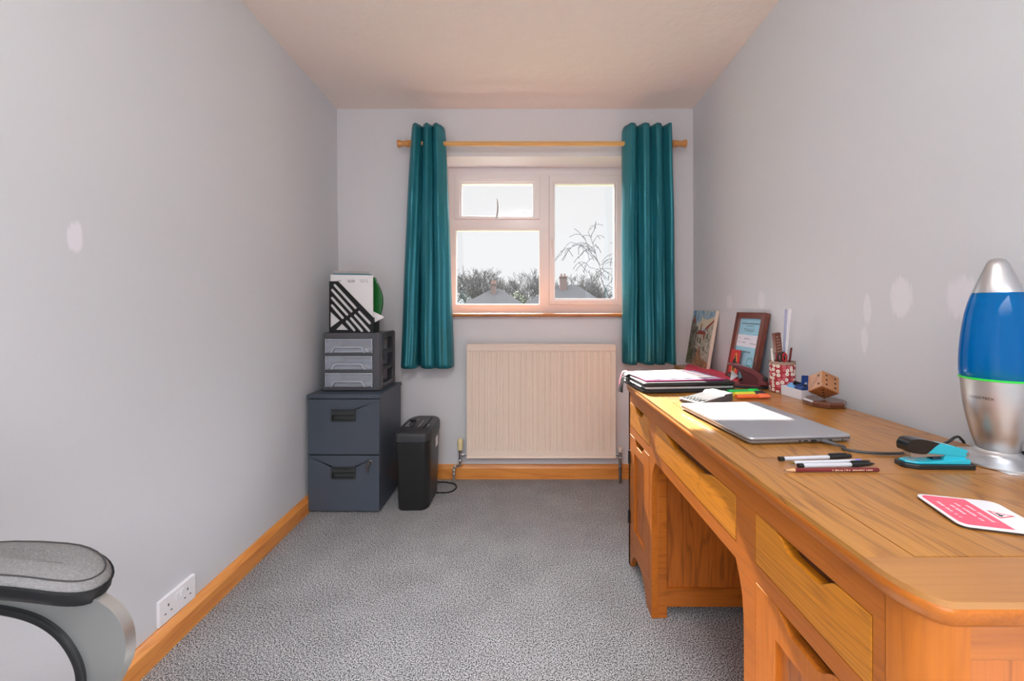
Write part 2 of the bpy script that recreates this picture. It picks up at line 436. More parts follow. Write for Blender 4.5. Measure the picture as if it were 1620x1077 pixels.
for q in ((lp[0] + 0.004, lp[1] - 0.004, lp[2] + 0.004, lp[3] - 0.004), vg, cg):
    obj('window_pane', box(B(), q[0], q[1], WY + 0.02, WY + 0.024, q[2], q[3]), gm, win, True)
bm = B(); box(bm, wx(759), wx(812), WY - 0.022, WY - 0.012, wz(284.5), wz(279.8)); obj('trickle_vent', bm, upvc, win, True, bevel=0.002)
hm = mat('window handle', (196, 194, 196), rough=0.3, metal=0.4)
bm = B(); hx = wx(786.5)
box(bm, hx - 0.012, hx + 0.012, WY - 0.024, WY - 0.012, wz(348), wz(341)); lathe(bm, [(0.007, -0.026), (0.008, -0.018), (0.007, -0.008)], (hx, WY - 0.018, wz(344)), 12, 'y')
tube(bm, smooth_path([(hx, WY - 0.045, wz(344)), (hx + 0.007, WY - 0.05, wz(336)), (hx + 0.008, WY - 0.05, wz(326)), (hx + 0.004, WY - 0.05, wz(317))], 5), [0.007] * 8 + [0.006] * 4 + [0.0045] * 3 + [0.003], 8)
obj('window_handle', bm, hm, win, True, smooth=True)
bm = B(); hx = wx(873.3)
box(bm, hx - 0.010, hx + 0.010, WY - 0.024, WY - 0.013, wz(390), wz(377)); lathe(bm, [(0.008, -0.024), (0.010, -0.016), (0.008, -0.004)], (hx, WY - 0.022, wz(383)), 12, 'y')
tube(bm, smooth_path([(hx, WY - 0.045, wz(382)), (hx + 0.004, WY - 0.05, wz(390)), (hx + 0.005, WY - 0.05, wz(400)), (hx + 0.002, WY - 0.05, wz(408))], 5), [0.008] * 8 + [0.006] * 7 + [0.004], 8)
obj('window_handle', bm, mat('pale window handle', (226, 218, 216), rough=0.3), win, True, smooth=True)

# ------------------------------------------------------------------ curtain pole and curtains
PY, PZ = 2.55, 2.143
pole = thing('curtain_pole', 'pale wooden curtain pole with turned finials above the window', 'curtain pole', (0.11, PY, PZ))
obj('rod', tube(B(), [(-0.745, PY, PZ), (0.965, PY, PZ)], 0.0140, 20), pole_w, pole, True, smooth=True)
fin_w = wood('turned finial', (216, 150, 80), (182, 110, 50), axis='x', ring=8, rough=0.28, coat=0.5)
for s, x in ((-1, -0.715), (1, 0.925)):
    pr = [(0.012, 0), (0.021, 0.002), (0.0225, 0.008), (0.021, 0.014), (0.0185, 0.017), (0.021, 0.020), (0.0215, 0.030), (0.018, 0.040), (0.0165, 0.050), (0.018, 0.062), (0.0225, 0.076), (0.0245, 0.084), (0.023, 0.088), (0.010, 0.090)]
    obj('finial', lathe(B(), [(r, s * h) for r, h in pr], (x, PY, PZ), 24, 'x'), fin_w, pole, True, smooth=True)
    xb_ = x - s * 0.012
    b2 = B()
    lathe(b2, [(0.0215, -0.009), (0.024, -0.006), (0.024, 0.006), (0.0215, 0.009)], (xb_, PY, PZ), 20, 'x')
    tube(b2, [(xb_, PY + 0.01, PZ - 0.012), (xb_, D - 0.012, PZ - 0.022)], 0.012, 12); lathe(b2, [(0.026, -0.014), (0.028, -0.006), (0.028, 0)], (xb_, D, PZ - 0.022), 20, 'y')
    br = obj('bracket', b2, fin_w, pole, True, smooth=True)
    obj('screw', tube(B(), [(xb_ + s * 0.0, PY - 0.004, PZ - 0.038), (xb_, PY, PZ - 0.022)], 0.003, 8), steel, br, True, smooth=True)

teal = bpy.data.materials.new('teal satin'); teal.use_nodes = True
n = teal.node_tree.nodes; l = teal.node_tree.links; b = n['Principled BSDF']
b.inputs['Base Color'].default_value = lin((14, 128, 138)) + (1,)
b.inputs['Roughness'].default_value = 0.33; b.inputs['Metallic'].default_value = 0.5; b.inputs['Specular IOR Level'].default_value = 0.6; b.inputs['Anisotropic'].default_value = 0.4
t = n.new('ShaderNodeTexCoord'); mp = n.new('ShaderNodeMapping'); mp.inputs['Scale'].default_value = (20, 20, 400); nz = n.new('ShaderNodeTexNoise'); nz.inputs['Scale'].default_value = 1
l.new(t.outputs['Object'], mp.inputs[0]); l.new(mp.outputs[0], nz.inputs['Vector'])
cr = n.new('ShaderNodeValToRGB'); cr.color_ramp.elements[0].color = lin((34, 114, 128)) + (1,); cr.color_ramp.elements[1].color = lin((54, 144, 158)) + (1,)
l.new(nz.outputs['Fac'], cr.inputs[0]); l.new(cr.outputs[0], b.inputs['Base Color'])
bp = n.new('ShaderNodeBump'); bp.inputs['Strength'].default_value = 0.15; bp.inputs['Distance'].default_value = 0.001; l.new(nz.outputs['Fac'], bp.inputs['Height']); l.new(bp.outputs[0], b.inputs['Normal'])

def curtain(label, xt0, xt1, xb0, xb1, ztop, zbot, inner, nf, seed, bulge=0.0):
    root = thing('curtain', label, 'curtain', ((xb0 + xb1) / 2, PY, zbot), group=None)
    bm = B(); NU, NV = 140, 60; rows = []
    rnd = random.Random(seed); ph = [rnd.uniform(-0.5, 0.5) for _ in range(6)]
    for j in range(NV + 1):
        v = j / NV; row = []
        e = v ** 0.8
        a0 = xt0 + (xb0 - xt0) * e; a1 = xt1 + (xb1 - xt1) * e
        amp = 0.052 + 0.006 * math.sin(3 * v + seed) - 0.004 * v
        for i in range(NU + 1):
            u = i / NU
            uu = u + 0.035 * math.sin(PI * u * 3 + ph[0] * 2 + v * 0.9) * (0.6 + 0.6 * v) * (u * (1 - u) * 4)
            # phase: the inner edge lies behind the pole
            th = 2 * PI * nf * uu
            c = math.cos(th) if inner == 'left' else math.cos(2 * PI * nf * (1 - uu))
            y = PY + amp * c + 0.006 * math.sin(2 * th + ph[1] + 2.2 * v) * v + 0.004 * math.sin(5 * v * PI + ph[2] + u * 7) * v
            y += 0.006 * math.sin(3 * th + 1.3 + 1.5 * v + ph[3] * 3) + 0.003 * math.sin(7 * th + ph[4] * 5 + 2 * v)
            y += 0.012 * noise.noise(Vector((u * 5 + seed, v * 3.5, 0))) * min(1, v * 4)
            ph_ = th if inner == 'left' else 2 * PI * nf * (1 - uu)
            x = a0 + (a1 - a0) * u + (-1 if inner == 'left' else 1) * (a1 - a0) / nf * 0.30 * math.sin(ph_) * (1 - 0.3 * v)
            x += bulge * math.sin(PI * min(1, v * 1.0)) * ((1 - u) if inner == 'left' else u)
            z = ztop + (zbot - ztop) * v
            if v < 0.03: z -= 0.016 * max(0, c) * (1 - v / 0.03)
            if j == NV: z += 0.004 * math.sin(th * 1.0 + 1)
            row.append(bm.verts.new((x, y, z)))
        rows.append(row)
    for a, b_ in zip(rows, rows[1:]):
        for i in range(NU): bm.faces.new((a[i], a[i + 1], b_[i + 1], b_[i]))
    obj('fabric', bm, teal, root, True, smooth=True, solid=0.0022)
    # eyelets where the cloth crosses the pole
    k = 0.25
    while k < nf:
        u = k / nf
        if inner == 'right': u = 1 - u
        x = xt0 + (xt1 - xt0) * u
        e_ = B(); rings = []
        for a in range(25):
            A = 2 * PI * a / 24
            rings.append([(x + 0.0022 * math.cos(q), PY + (0.021 + 0.0035 * math.sin(q)) * math.cos(A), PZ + (0.021 + 0.0035 * math.sin(q)) * math.sin(A)) for q in [2 * PI * w_ / 8 for w_ in range(8)]])
        loft(e_, rings, cap=False); obj('eyelet', e_, mat('dark eyelet', (70, 72, 74), rough=0.3, metal=1), root, True, smooth=True)
        k += 0.5
    return root
def cx_(px): return (px - 831) / 251
curtain('teal satin eyelet curtain to the left of the window', cx_(653), cx_(701), cx_(634), cx_(715.5), 2.247, 0.733, 'right', 3.0, 3)
curtain('teal satin eyelet curtain right of the window, above the zip folder', cx_(988), cx_(1057), cx_(987), cx_(1066), 2.247, 0.757, 'left', 3.5, 8)

# ------------------------------------------------------------------ fill light (added out of view to brighten the room)
cl = thing('fill_light', 'added round fill light on the ceiling nearer the doorway', 'fill light', (-0.05, 0.15, H))
obj('rose', lathe(B(), [(0.02, -0.002), (0.15, -0.002), (0.155, -0.012), (0.15, -0.022), (0.02, -0.022)], n=40), upvc, cl, smooth=True)
lm = bpy.data.materials.new('fill light glow'); lm.use_nodes = True
lb_ = lm.node_tree.nodes['Principled BSDF']; lb_.inputs['Emission Color'].default_value = (1.0, 0.98, 0.97, 1); lb_.inputs['Emission Strength'].default_value = FILL_GLOW
obj('diffuser', lathe(B(), [(0.14, -0.022), (0.145, -0.035), (0.13, -0.06), (0.09, -0.08), (0.04, -0.088), (0.002, -0.09)], n=40), lm, cl, smooth=True)

# ------------------------------------------------------------------ radiator
rad_m = mat('cream radiator enamel', (236, 220, 204), rough=0.38, coat=0.15)
rx0, rx1, rz0, rz1, ry = -0.3676, 0.567, 0.171, 0.881, 2.53
rad = thing('radiator', 'cream ribbed panel radiator on the wall under the window', 'radiator', ((rx0 + rx1) / 2, ry + 0.05, rz0))
bm = B(); yv = []
NX = 24; pitch = (rx1 - rx0 - 0.036) / NX
xs = [(rx0 + 0.004, 0)]
for i in range(NX):
    a = rx0 + 0.018 + i * pitch
    xs += [(a, 0), (a + 0.004, 0.010), (a + 0.0085, 0.010), (a + 0.0125, 0), (a + pitch * 0.5, 0), (a + pitch * 0.5 + 0.003, 0.006), (a + pitch * 0.5 + 0.007, 0)]
xs += [(rx1 - 0.004, 0)]
def prow(z, k): return [bm.verts.new((x, ry + 0.002 + dy * k, z)) for x, dy in xs]
zr = [(rz0 + 0.004, 0), (rz0 + 0.036, 0), (rz0 + 0.044, 1), (rz1 - 0.052, 1), (rz1 - 0.046, 0), (rz1 - 0.03, 0)]
rows = [prow(z, k) for z, k in zr]
for a, b_ in zip(rows, rows[1:]):
    for i in range(len(xs) - 1): bm.faces.new((a[i], a[i + 1], b_[i + 1], b_[i]))
box(bm, rx0 + 0.002, rx1 - 0.002, ry + 0.007, ry + 0.02, rz0, rz1 - 0.03)
box(bm, rx0 + 0.01, rx1 - 0.01, ry + 0.055, ry + 0.07, rz0, rz1 - 0.03)
obj('panel', bm, rad_m, rad, True)
obj('bottom_lip', box(B(), rx0, rx1, ry - 0.002, ry + 0.02, rz0 - 0.004, rz0 + 0.004), rad_m, rad, True, bevel=0.002)
bm = B(); box(bm, rx0 - 0.001, rx1 + 0.001, ry - 0.003, ry + 0.075, rz1 - 0.042, rz1 - 0.012); box(bm, rx0 + 0.001, rx1 - 0.001, ry + 0.001, ry + 0.072, rz1 - 0.012, rz1)
obj('top_cover', bm, rad_m, rad, True, bevel=0.003)
for s, x in ((-1, rx0), (1, rx1)):
    obj('side_cover', box(B(), min(x, x - s * 0.006), max(x, x - s * 0.006), ry, ry + 0.075, rz0, rz1 - 0.04), rad_m, rad, True, bevel=0.002)
    obj('wall_bracket', box(B(), x - s * 0.15, x - s * 0.13, ry + 0.07, D - 0.0005, rz0 + 0.1, rz1 - 0.15), rad_m, rad, True)
def rp_(px, py, y=2.57): s_ = 640 / y; return Vector(((px - 831) / s_, y, 1.1 - (py - 489) / s_))
vy = 2.565
# left thermostatic valve
va = rp_(728, 700, vy); vb = B()
lathe(vb, [(0.010, 0.0), (0.0155, 0.004), (0.0165, 0.02), (0.0185, 0.05), (0.018, 0.06), (0.0135, 0.072), (0.005, 0.076)], rp_(728, 712, vy), 16)
valve = obj('valve_head', vb, mat('cream valve cap', (236, 220, 168), rough=0.45), rad, True, smooth=True)
vb = B(); lathe(vb, [(0.011, -0.012), (0.012, 0)], rp_(728, 712, vy), 16); tube(vb, [rp_(728, 714, vy), rp_(728, 733, vy)], 0.009, 12)
lathe(vb, [(0.012, 0), (0.0135, 0.004), (0.0135, 0.010), (0.012, 0.014)], rp_(728, 730, vy), 6)
tube(vb, [rp_(728, 719, vy), rp_(740, 719, vy)], 0.008, 10); lathe(vb, [(0.012, 0), (0.013, 0.003), (0.013, 0.012), (0.011, 0.015)], rp_(731, 719, vy), 6, 'x')
obj('valve_body', vb, chrome, rad, True)
py_ = 2.59
pb = B(); tube(pb, smooth_path([rp_(728, 731, vy), rp_(727.5, 735, vy + .01), rp_(723, 737, py_), rp_(719.5, 738, py_), rp_(718.5, 742, py_), rp_(718, 750, py_), Vector(((718 - 831) / 640 * py_, py_, 0.0))], 6), 0.0075, 10)
for yy in (744, 750): lathe(pb, [(0.010, -0.004), (0.0115, -0.002), (0.0115, 0.005), (0.010, 0.008)], rp_(718, yy, py_), 8)
obj('pipe', pb, mat('painted pipe', (206, 202, 200), rough=0.3, metal=0.8), rad, True, smooth=True)
vb = B(); lathe(vb, [(0.011, 0), (0.0145, 0.003), (0.0155, 0.024), (0.013, 0.027)], rp_(981, 715, vy), 14)
obj('valve_head', vb, mat('white valve cap', (222, 214, 206), rough=0.4), rad, True)
vb = B(); tube(vb, [rp_(981, 716, vy), rp_(981, 738, vy)], 0.0105, 12); tube(vb, [rp_(974, 719, vy), rp_(981, 719, vy)], 0.009, 10)
lathe(vb, [(0.012, 0), (0.0145, 0.003), (0.0145, 0.010), (0.012, 0.013)], rp_(981, 726, vy), 6)
obj('valve_body', vb, chrome, rad, True)
pb = B(); tube(pb, [rp_(981, 734, vy), Vector((rp_(981, 734, vy).x, vy, 0))], 0.010, 12); lathe(pb, [(0.0125, 0), (0.013, 0.002), (0.013, 0.006), (0.0125, 0.008)], rp_(981, 745, vy), 12)
obj('pipe', pb, mat('tarnished pipe', (150, 142, 140), rough=0.35, metal=0.9), rad, True, smooth=True)

# ------------------------------------------------------------------ filing cabinet
cab_m = mat('blue grey cabinet enamel', (72, 80, 92), rough=0.42, bump=0.08, bscale=900)
cx0, cx1, cy0, cy1, cz = -1.172, -0.785, 2.18, 2.56, 0.640
cab = thing('filing_cabinet', 'blue-grey two drawer metal filing cabinet in the corner', 'filing cabinet', ((cx0 + cx1) / 2, (cy0 + cy1) / 2, 0))
bm = B(); box(bm, cx0 + 0.002, cx1 - 0.002, cy0 + 0.018, cy1, 0.012, cz - 0.022); box(bm, cx0 + 0.015, cx1 - 0.015, cy0 + 0.03, cy1 - 0.02, 0, 0.012)
obj('body', bm, cab_m, cab, True, bevel=0.002)
obj('lid', box(B(), cx0 - 0.006, cx1 + 0.004, cy0 - 0.004, cy1 + 0.002, cz - 0.022, cz), cab_m, cab, True, bevel=0.004, seg=3)
hole_m = mat('handle recess', (58, 62, 62), rough=0.5); rim_m = mat('handle rim', (46, 50, 52), rough=0.4)
for z0, z1, zh0, zh1 in ((0.318, cz - 0.026, 0.497, 0.558), (0.012, 0.310, 0.187, 0.249)):
    hx0, hx1 = -1.044, -0.916
    bm = B(); plate(bm, [(cx0 + 0.002, z0), (cx1 - 0.002, z0), (cx1 - 0.002, z1), (cx0 + 0.002, z1)], [rrect(hx0, hx1, zh0, zh1, 0.005)], cy0, cy0 + 0.018, FXZ)
    dr = obj('drawer', bm, cab_m, cab, True, bevel=0.002)
    bm = B(); plate(bm, rrect(hx0 - 0.003, hx1 + 0.003, zh0 - 0.003, zh1 + 0.003, 0.006), [rrect(hx0 + 0.005, hx1 - 0.005, zh0 + 0.005, zh1 - 0.005, 0.003)], cy0 - 0.004, cy0 + 0.03, FXZ)
    box(bm, hx0 - 0.001, hx1 + 0.001, cy0 + 0.012, cy0 + 0.0175, zh0 - 0.001, zh1 + 0.001, 1)
    zm = (zh0 + zh1) / 2
    loft(bm, [[(x, cy0 - 0.003, zm + 0.024), (x, cy0 + 0.008, zm + 0.024), (x, cy0 + 0.010, zm + 0.002), (x, cy0 - 0.001, zm - 0.002), (x, cy0 - 0.005, zm + 0.006)] for x in (hx0 + 0.004, hx1 - 0.004)])
    obj('handle', bm, [rim_m, hole_m], dr, True, bevel=0.001)
lx, lz = (586.4 - 831) / 293.6, 1.1 - (730.7 - 489) / 293.6
lk = obj('lock', lathe(B(), [(0.011, 0.002), (0.011, -0.004), (0.009, -0.006), (0.004, -0.006)], (lx, cy0, lz), 18, 'y'), chrome, cab, True, smooth=True)
kb = B(); box(kb, lx - 0.0015, lx + 0.0015, cy0 - 0.022, cy0 - 0.004, lz - 0.004, lz + 0.004)
plate(kb, capsule((lx - 0.001, lz), (lx - 0.009, lz - 0.012), 0.009), [], cy0 - 0.026, cy0 - 0.021, FXZ)
tube(kb, smooth_path([(lx - 0.008, cy0 - 0.023, lz - 0.018), (lx - 0.014, cy0 - 0.014, lz - 0.026), (lx - 0.012, cy0 - 0.01, lz - 0.032)], 4), 0.0012, 6)
plate(kb, capsule((lx - 0.012, lz - 0.034), (lx - 0.011, lz - 0.042), 0.006), [], cy0 - 0.010, cy0 - 0.008, FXZ)
box(kb, lx - 0.0135, lx - 0.0085, cy0 - 0.010, cy0 - 0.008, lz - 0.066, lz - 0.044)
obj('key', kb, mat('key metal', (120, 120, 122), rough=0.3, metal=1), lk, True)

# ------------------------------------------------------------------ plastic drawer unit
pl_g = mat('charcoal drawer plastic', (84, 85, 90), rough=0.42)
def clear_mat():
    m = bpy.data.materials.new('clear drawer plastic'); m.use_nodes = True
    n = m.node_tree.nodes; l = m.node_tree.links; b = n['Principled BSDF']
    b.inputs['Base Color'].default_value = lin((205, 212, 226)) + (1,); b.inputs['Roughness'].default_value = 0.2
    tr = n.new('ShaderNodeBsdfTransparent'); mx = n.new('ShaderNodeMixShader'); mx.inputs[0].default_value = 0.34
    l.new(tr.outputs[0], mx.inputs[1]); l.new(b.outputs[0], mx.inputs[2]); l.new(mx.outputs[0], n['Material Output'].inputs[0])
    return m
clear_pl = clear_mat(); clear_rim = mat('clear plastic rim', (190, 196, 206), rough=0.2, alpha=0.9)
ux0, ux1, uy0, uy1, uz0, uz1 = -1.137, -0.819, 2.272, 2.54, 0.641, 0.966
unit = thing('drawer_tower', 'charcoal plastic tower of three clear drawers on the filing cabinet', 'drawer unit', ((ux0 + ux1) / 2, (uy0 + uy1) / 2, uz0))
ou = lambda px: (px - 831) / 281.7
oz = lambda py: 1.1 - (py - 489) / 281.7
ops = [(oz(558), oz(535.8)), (oz(584.5), oz(562.7)), (oz(611.8), oz(589.4))]
bm = B()
ox0, ox1 = ou(515.2), ou(590)
plate(bm, rrect(ux0, ux1, uz0 + 0.004, uz1, 0.008), [[(ox0, a), (ox1, a), (ox1, b_), (ox0, b_)] for a, b_ in ops], uy0, uy0 + 0.02, FXZ)
for X0, X1 in ((ux0, ux0 + 0.006), (ux1 - 0.006, ux1)):
    plate(bm, [(uy0 + 0.018, uz0), (uy1, uz0), (uy1, uz1 - 0.002), (uy0 + 0.018, uz1 - 0.002)], [rrect(uy0 + 0.055, uy1 - 0.04, a + 0.008, b_ + 0.002, 0.008) for a, b_ in ops], X0, X1, FYZ)
for a, b_ in ops: box(bm, ux0 + 0.004, ux1 - 0.004, uy0 + 0.018, uy1 - 0.004, a - 0.006, a - 0.001)
box(bm, ux0 + 0.002, ux1 - 0.002, uy0 + 0.01, uy1, uz1 - 0.010, uz1 - 0.002)
box(bm, ux0 + 0.002, ux1 - 0.002, uy1 - 0.006, uy1, uz0, uz1 - 0.004)
for x in (ux0 + 0.008, ux1 - 0.008):
    tube(bm, [(x, uy0 + 0.02, uz1 - 0.006), (x, uy1 - 0.01, uz1 - 0.006)], 0.009, 10)
for y in (uy0 + 0.022, uy1 - 0.014): tube(bm, [(ux1 - 0.004, y, uz0 + 0.002), (ux1 - 0.004, y, uz1 - 0.006)], 0.010, 10)
obj('frame', bm, pl_g, unit, True, bevel=0.002)
rnd = random.Random(5)
for k, (a, b_) in enumerate(ops):
    bm = B(); X0, X1 = ox0 + 0.001, ox1 - 0.001; Y = uy0 - 0.006
    hp = [(X0 + 0.035, a + 0.002), (X0 + 0.052, a + 0.034), (X0 + 0.062, a + 0.037), (X1 - 0.062, a + 0.037), (X1 - 0.052, a + 0.034), (X1 - 0.035, a + 0.002)]
    box(bm, X0, X1, Y, Y + 0.003, a + 0.001, b_ - 0.001)
    box(bm, X0 + 0.004, X0 + 0.007, Y, uy1 - 0.012, a + 0.002, b_ - 0.004); box(bm, X1 - 0.007, X1 - 0.004, Y, uy1 - 0.012, a + 0.002, b_ - 0.004)
    box(bm, X0 + 0.004, X1 - 0.004, Y, uy1 - 0.012, a + 0.001, a + 0.004); box(bm, X0 + 0.004, X1 - 0.004, uy1 - 0.015, uy1 - 0.012, a + 0.002, b_ - 0.004)
    dr = obj('drawer', bm, clear_pl, unit, True)
    bm = B(); box(bm, X0, X1, Y - 0.004, Y, b_ - 0.006, b_ - 0.001)
    inner = [(p[0] + (0.006 if p[0] < (X0 + X1) / 2 else -0.006), p[1] - (0.007 if p[1] > a + 0.01 else 0)) for p in hp]
    plate(bm, hp + inner[::-1], [], Y - 0.016, Y, FXZ)
    box(bm, X0, X0 + 0.004, Y - 0.003, Y, a, b_); box(bm, X1 - 0.004, X1, Y - 0.003, Y, a, b_)
    obj('handle', bm, clear_rim, dr, True, bevel=0.001)
    # papers kept inside this drawer
    pb = B(); z = a + 0.005
    for i in range(5 if k != 1 else 6):
        j = rnd.uniform(0, 0.01); h_ = 0.0022 + rnd.random() * 0.002
        box(pb, X0 + 0.014 + j, X1 - 0.014 - rnd.uniform(0, 0.02), uy0 + 0.01 + j, uy1 - 0.03, z, z + h_, i % 3); z += h_ + 0.0003
    lab = ['paper stack inside the top clear drawer of the tower', 'loose papers and sleeves inside the middle clear drawer', 'paper stack inside the bottom clear drawer of the tower'][k]
    tag(obj('paper_stack', pb, [white_paper, mat('buff paper', (216, 206, 190), rough=0.8), mat('blue tint paper', (176, 190, 214), rough=0.7)]), lab, 'papers')

# ------------------------------------------------------------------ magazine file with papers
fx0, fz0, fy0 = -1.117, 0.9665, 2.30
k_ = 0.253 / 360
def fp(x, y): return (fx0 + (x - 105) * k_, fz0 + (603 - y) * k_)
mag = thing('magazine_file', 'black slotted magazine file full of papers on the drawer tower', 'magazine file', (fx0 + 0.126, fy0 + 0.05, fz0))
outl = [fp(108, 603), fp(465, 603), fp(465, 482), fp(440, 455), fp(180, 187), fp(108, 187)]
slots = [((152, 218), (320, 402)), ((132, 258), (287, 430)), ((130, 322), (252, 456)), ((130, 383), (216, 482)), ((350, 435), (435, 525)), ((317, 462), (430, 588)), ((284, 488), (372, 588)), ((250, 512), (310, 582))]
holes = [capsule(fp(*a), fp(*b_), 10.5 * k_) for a, b_ in slots] + [[fp(118, 432), fp(193, 505), fp(118, 562)], [fp(210, 530), fp(262, 581), fp(162, 580)]]
obj('side_panel', plate(B(), outl, holes, fy0, fy0 + 0.003, FXZ), black_pl, mag, True)
obj('side_panel', plate(B(), outl, holes, fy0 + 0.092, fy0 + 0.095, FXZ), black_pl, mag, True)
bm = B(); X0, X1 = fp(108, 603)[0], fp(465, 603)[0]
box(bm, X0, X1, fy0 + 0.003, fy0 + 0.092, fz0, fz0 + 0.003); box(bm, X0, X0 + 0.003, fy0 + 0.003, fy0 + 0.092, fz0 + 0.003, fp(0, 187)[1]); box(bm, X1 - 0.003, X1, fy0 + 0.003, fy0 + 0.092, fz0 + 0.003, fp(0, 482)[1])
obj('spine', bm, black_pl, mag, True)
def sheet(name, label, cat, x0, x1, y0, y1, z0, z1, m, lean=0.0, bend=0.0, curve=0.0):
    bm = B(); N = 10; rings = []
    for i in range(N + 1):
        u = i / N; x = x0 + (x1 - x0) * u
        ring = []
        for (yy, zz) in ((y0, z0), (y1, z0), (y1 + lean, z1), (y0 + lean, z1)):
            ring.append((x + (curve * ((zz - z0) / (z1 - z0)) ** 2 if True else 0), yy + bend * math.sin(PI * u), zz - (0.004 * u if zz == z1 else 0)))
        rings.append(ring)
    loft(bm, rings)
    return tag(obj(name, bm, m), label, cat)
Z0 = fz0 + 0.004
env = sheet('mailer_envelope', 'white printed mailer envelope at the front of the magazine file', 'envelope', fx0 + 0.006, fx0 + 0.248, fy0 + 0.006, fy0 + 0.014, Z0, 1.297, white_paper)
bm = B(); Fm = ((0, fy0 + 0.006, 0), (1, 0, 0), (0, 0, 1), (0, -1, 0))
squiggle_lines(bm, [(fx0 + 0.045, fx0 + 0.065, 1.262), (fx0 + 0.045, fx0 + 0.062, 1.256), (fx0 + 0.105, fx0 + 0.143, 1.263), (fx0 + 0.105, fx0 + 0.143, 1.258), (fx0 + 0.105, fx0 + 0.143, 1.253), (fx0 + 0.172, fx0 + 0.215, 1.264), (fx0 + 0.176, fx0 + 0.22, 1.254)], Fm, 3, 0.004, 0.0004)
obj('print', bm, mat('grey print', (90, 90, 96), rough=0.7), env)
sheet('document_wallet', 'teal-blue document wallet sticking up behind the white envelope', 'folder', fx0 + 0.016, fx0 + 0.232, fy0 + 0.018, fy0 + 0.030, Z0, 1.306, mat('teal wallet', (92, 140, 150), rough=0.4))
sheet('plastic_sleeve', 'clear plastic sleeve topmost in the magazine file', 'plastic sleeve', fx0 + 0.012, fx0 + 0.215, fy0 + 0.034, fy0 + 0.040, Z0, 1.322, mat('milky sleeve', (214, 208, 206), rough=0.15, coat=0.5, alpha=0.55))
sheet('catalogue', 'buff catalogue just showing above the teal wallet', 'magazine', fx0 + 0.10, fx0 + 0.20, fy0 + 0.044, fy0 + 0.052, Z0, 1.320, mat('buff cover', (206, 176, 160), rough=0.6))
gf = B(); rings = []
for i in range(13):
    v = i / 12; z = Z0 + 0.06 + v * 0.255; xr = fx0 + 0.262 + 0.026 * math.sin(PI * min(1, v * 1.05)) - 0.02 * v ** 4; rings.append([(fx0 + 0.12, fy0 + 0.056, z), (xr, fy0 + 0.050, z), (xr + 0.001, fy0 + 0.066, z), (fx0 + 0.12, fy0 + 0.070, z)])
loft(gf, rings); tag(obj('plastic_folder', gf, mat('green folder', (34, 112, 52), rough=0.22, coat=0.6), smooth=False, bevel=0.002), 'glossy green folder bulging from right side of the magazine file', 'folder')
bm = B(); loft(bm, [[(fx0 + 0.245, fy0 + 0.02, fz0 + 0.055), (fx0 + 0.245, fy0 + 0.03, fz0 + 0.055), (fx0 + 0.245, fy0 + 0.03, fz0 + 0.12), (fx0 + 0.245, fy0 + 0.02, fz0 + 0.12)], [(fx0 + 0.300, fy0 + 0.034, fz0 + 0.084), (fx0 + 0.300, fy0 + 0.036, fz0 + 0.084), (fx0 + 0.298, fy0 + 0.036, fz0 + 0.092), (fx0 + 0.298, fy0 + 0.034, fz0 + 0.092)]])
tag(obj('folded_paper', bm, white_paper), 'crumpled white paper corner poking out right of the magazine file', 'paper')

# ------------------------------------------------------------------ paper shredder
sx0, sx1, sy0, sy1, sz = -0.712, -0.517, 2.19, 2.53, 0.437
shr = thing('paper_shredder', 'black paper shredder bin on the carpet beside the filing cabinet', 'paper shredder', ((sx0 + sx1) / 2, (sy0 + sy1) / 2, 0))
def bin_ring(z, ins, front=0.0, n=8):
    X0, X1, Y0, Y1 = sx0 + ins, sx1 - ins, sy0 + ins + front, sy1 - ins
    out = []
    for cx, cy, a0, rx_, ry_ in ((X1 - 0.055, Y1 - 0.10, 0, 0.055, 0.10), (X0 + 0.055, Y1 - 0.10, 90, 0.055, 0.10), (X0 + 0.025, Y0 + 0.03, 180, 0.025, 0.03), (X1 - 0.04, Y0 + 0.06, 270, 0.04, 0.06)):
        for i in range(n + 1):
            a = R(a0 + 90 * i / n); out.append((cx + rx_ * math.cos(a), cy + ry_ * math.sin(a), z))
    return out
sh_m = mat('shredder black', (32, 33, 34), rough=0.33)
obj('bin', loft(B(), [bin_ring(0, 0.020), bin_ring(0.006, 0.014), bin_ring(0.2, 0.008), bin_ring(0.374, 0.003)]), sh_m, shr, True, smooth=True, bevel=0.002)
def tilt(ring, k): return [(x, y, z - k * max(0, 1 - (y - sy0) / 0.07) ** 1.5) for x, y, z in ring]
hd = obj('head', loft(B(), [bin_ring(0.376, 0.003), bin_ring(0.378, 0), tilt(bin_ring(sz - 0.012, 0), 0.012), tilt(bin_ring(sz - 0.004, 0.003), 0.012), tilt(bin_ring(sz, 0.010), 0.012)]), mat('shredder head', (52, 53, 56), rough=0.4), shr, True, smooth=True, bevel=0.0015)
obj('paper_slot', plate(B(), capsule((-0.572, sy0 + 0.075), (-0.572, sy0 + 0.285), 0.0035), [], sz - 0.001, sz + 0.0006, FXY), black_matt, hd, True)
obj('card_slot', plate(B(), capsule((-0.640, sy0 + 0.085), (-0.640, sy0 + 0.165), 0.0022), [], sz - 0.001, sz + 0.0006, FXY), black_matt, hd, True)
sw = B(); plate(sw, capsule((-0.678, sy0 + 0.22), (-0.66, sy0 + 0.22), 0.010), [], sz - 0.001, sz + 0.004, FXY); obj('switch', sw, black_matt, hd, True)
lb = B(); Fs = ((0, 0, sz), (0, 1, 0), (-1, 0, 0), (0, 0, 1))
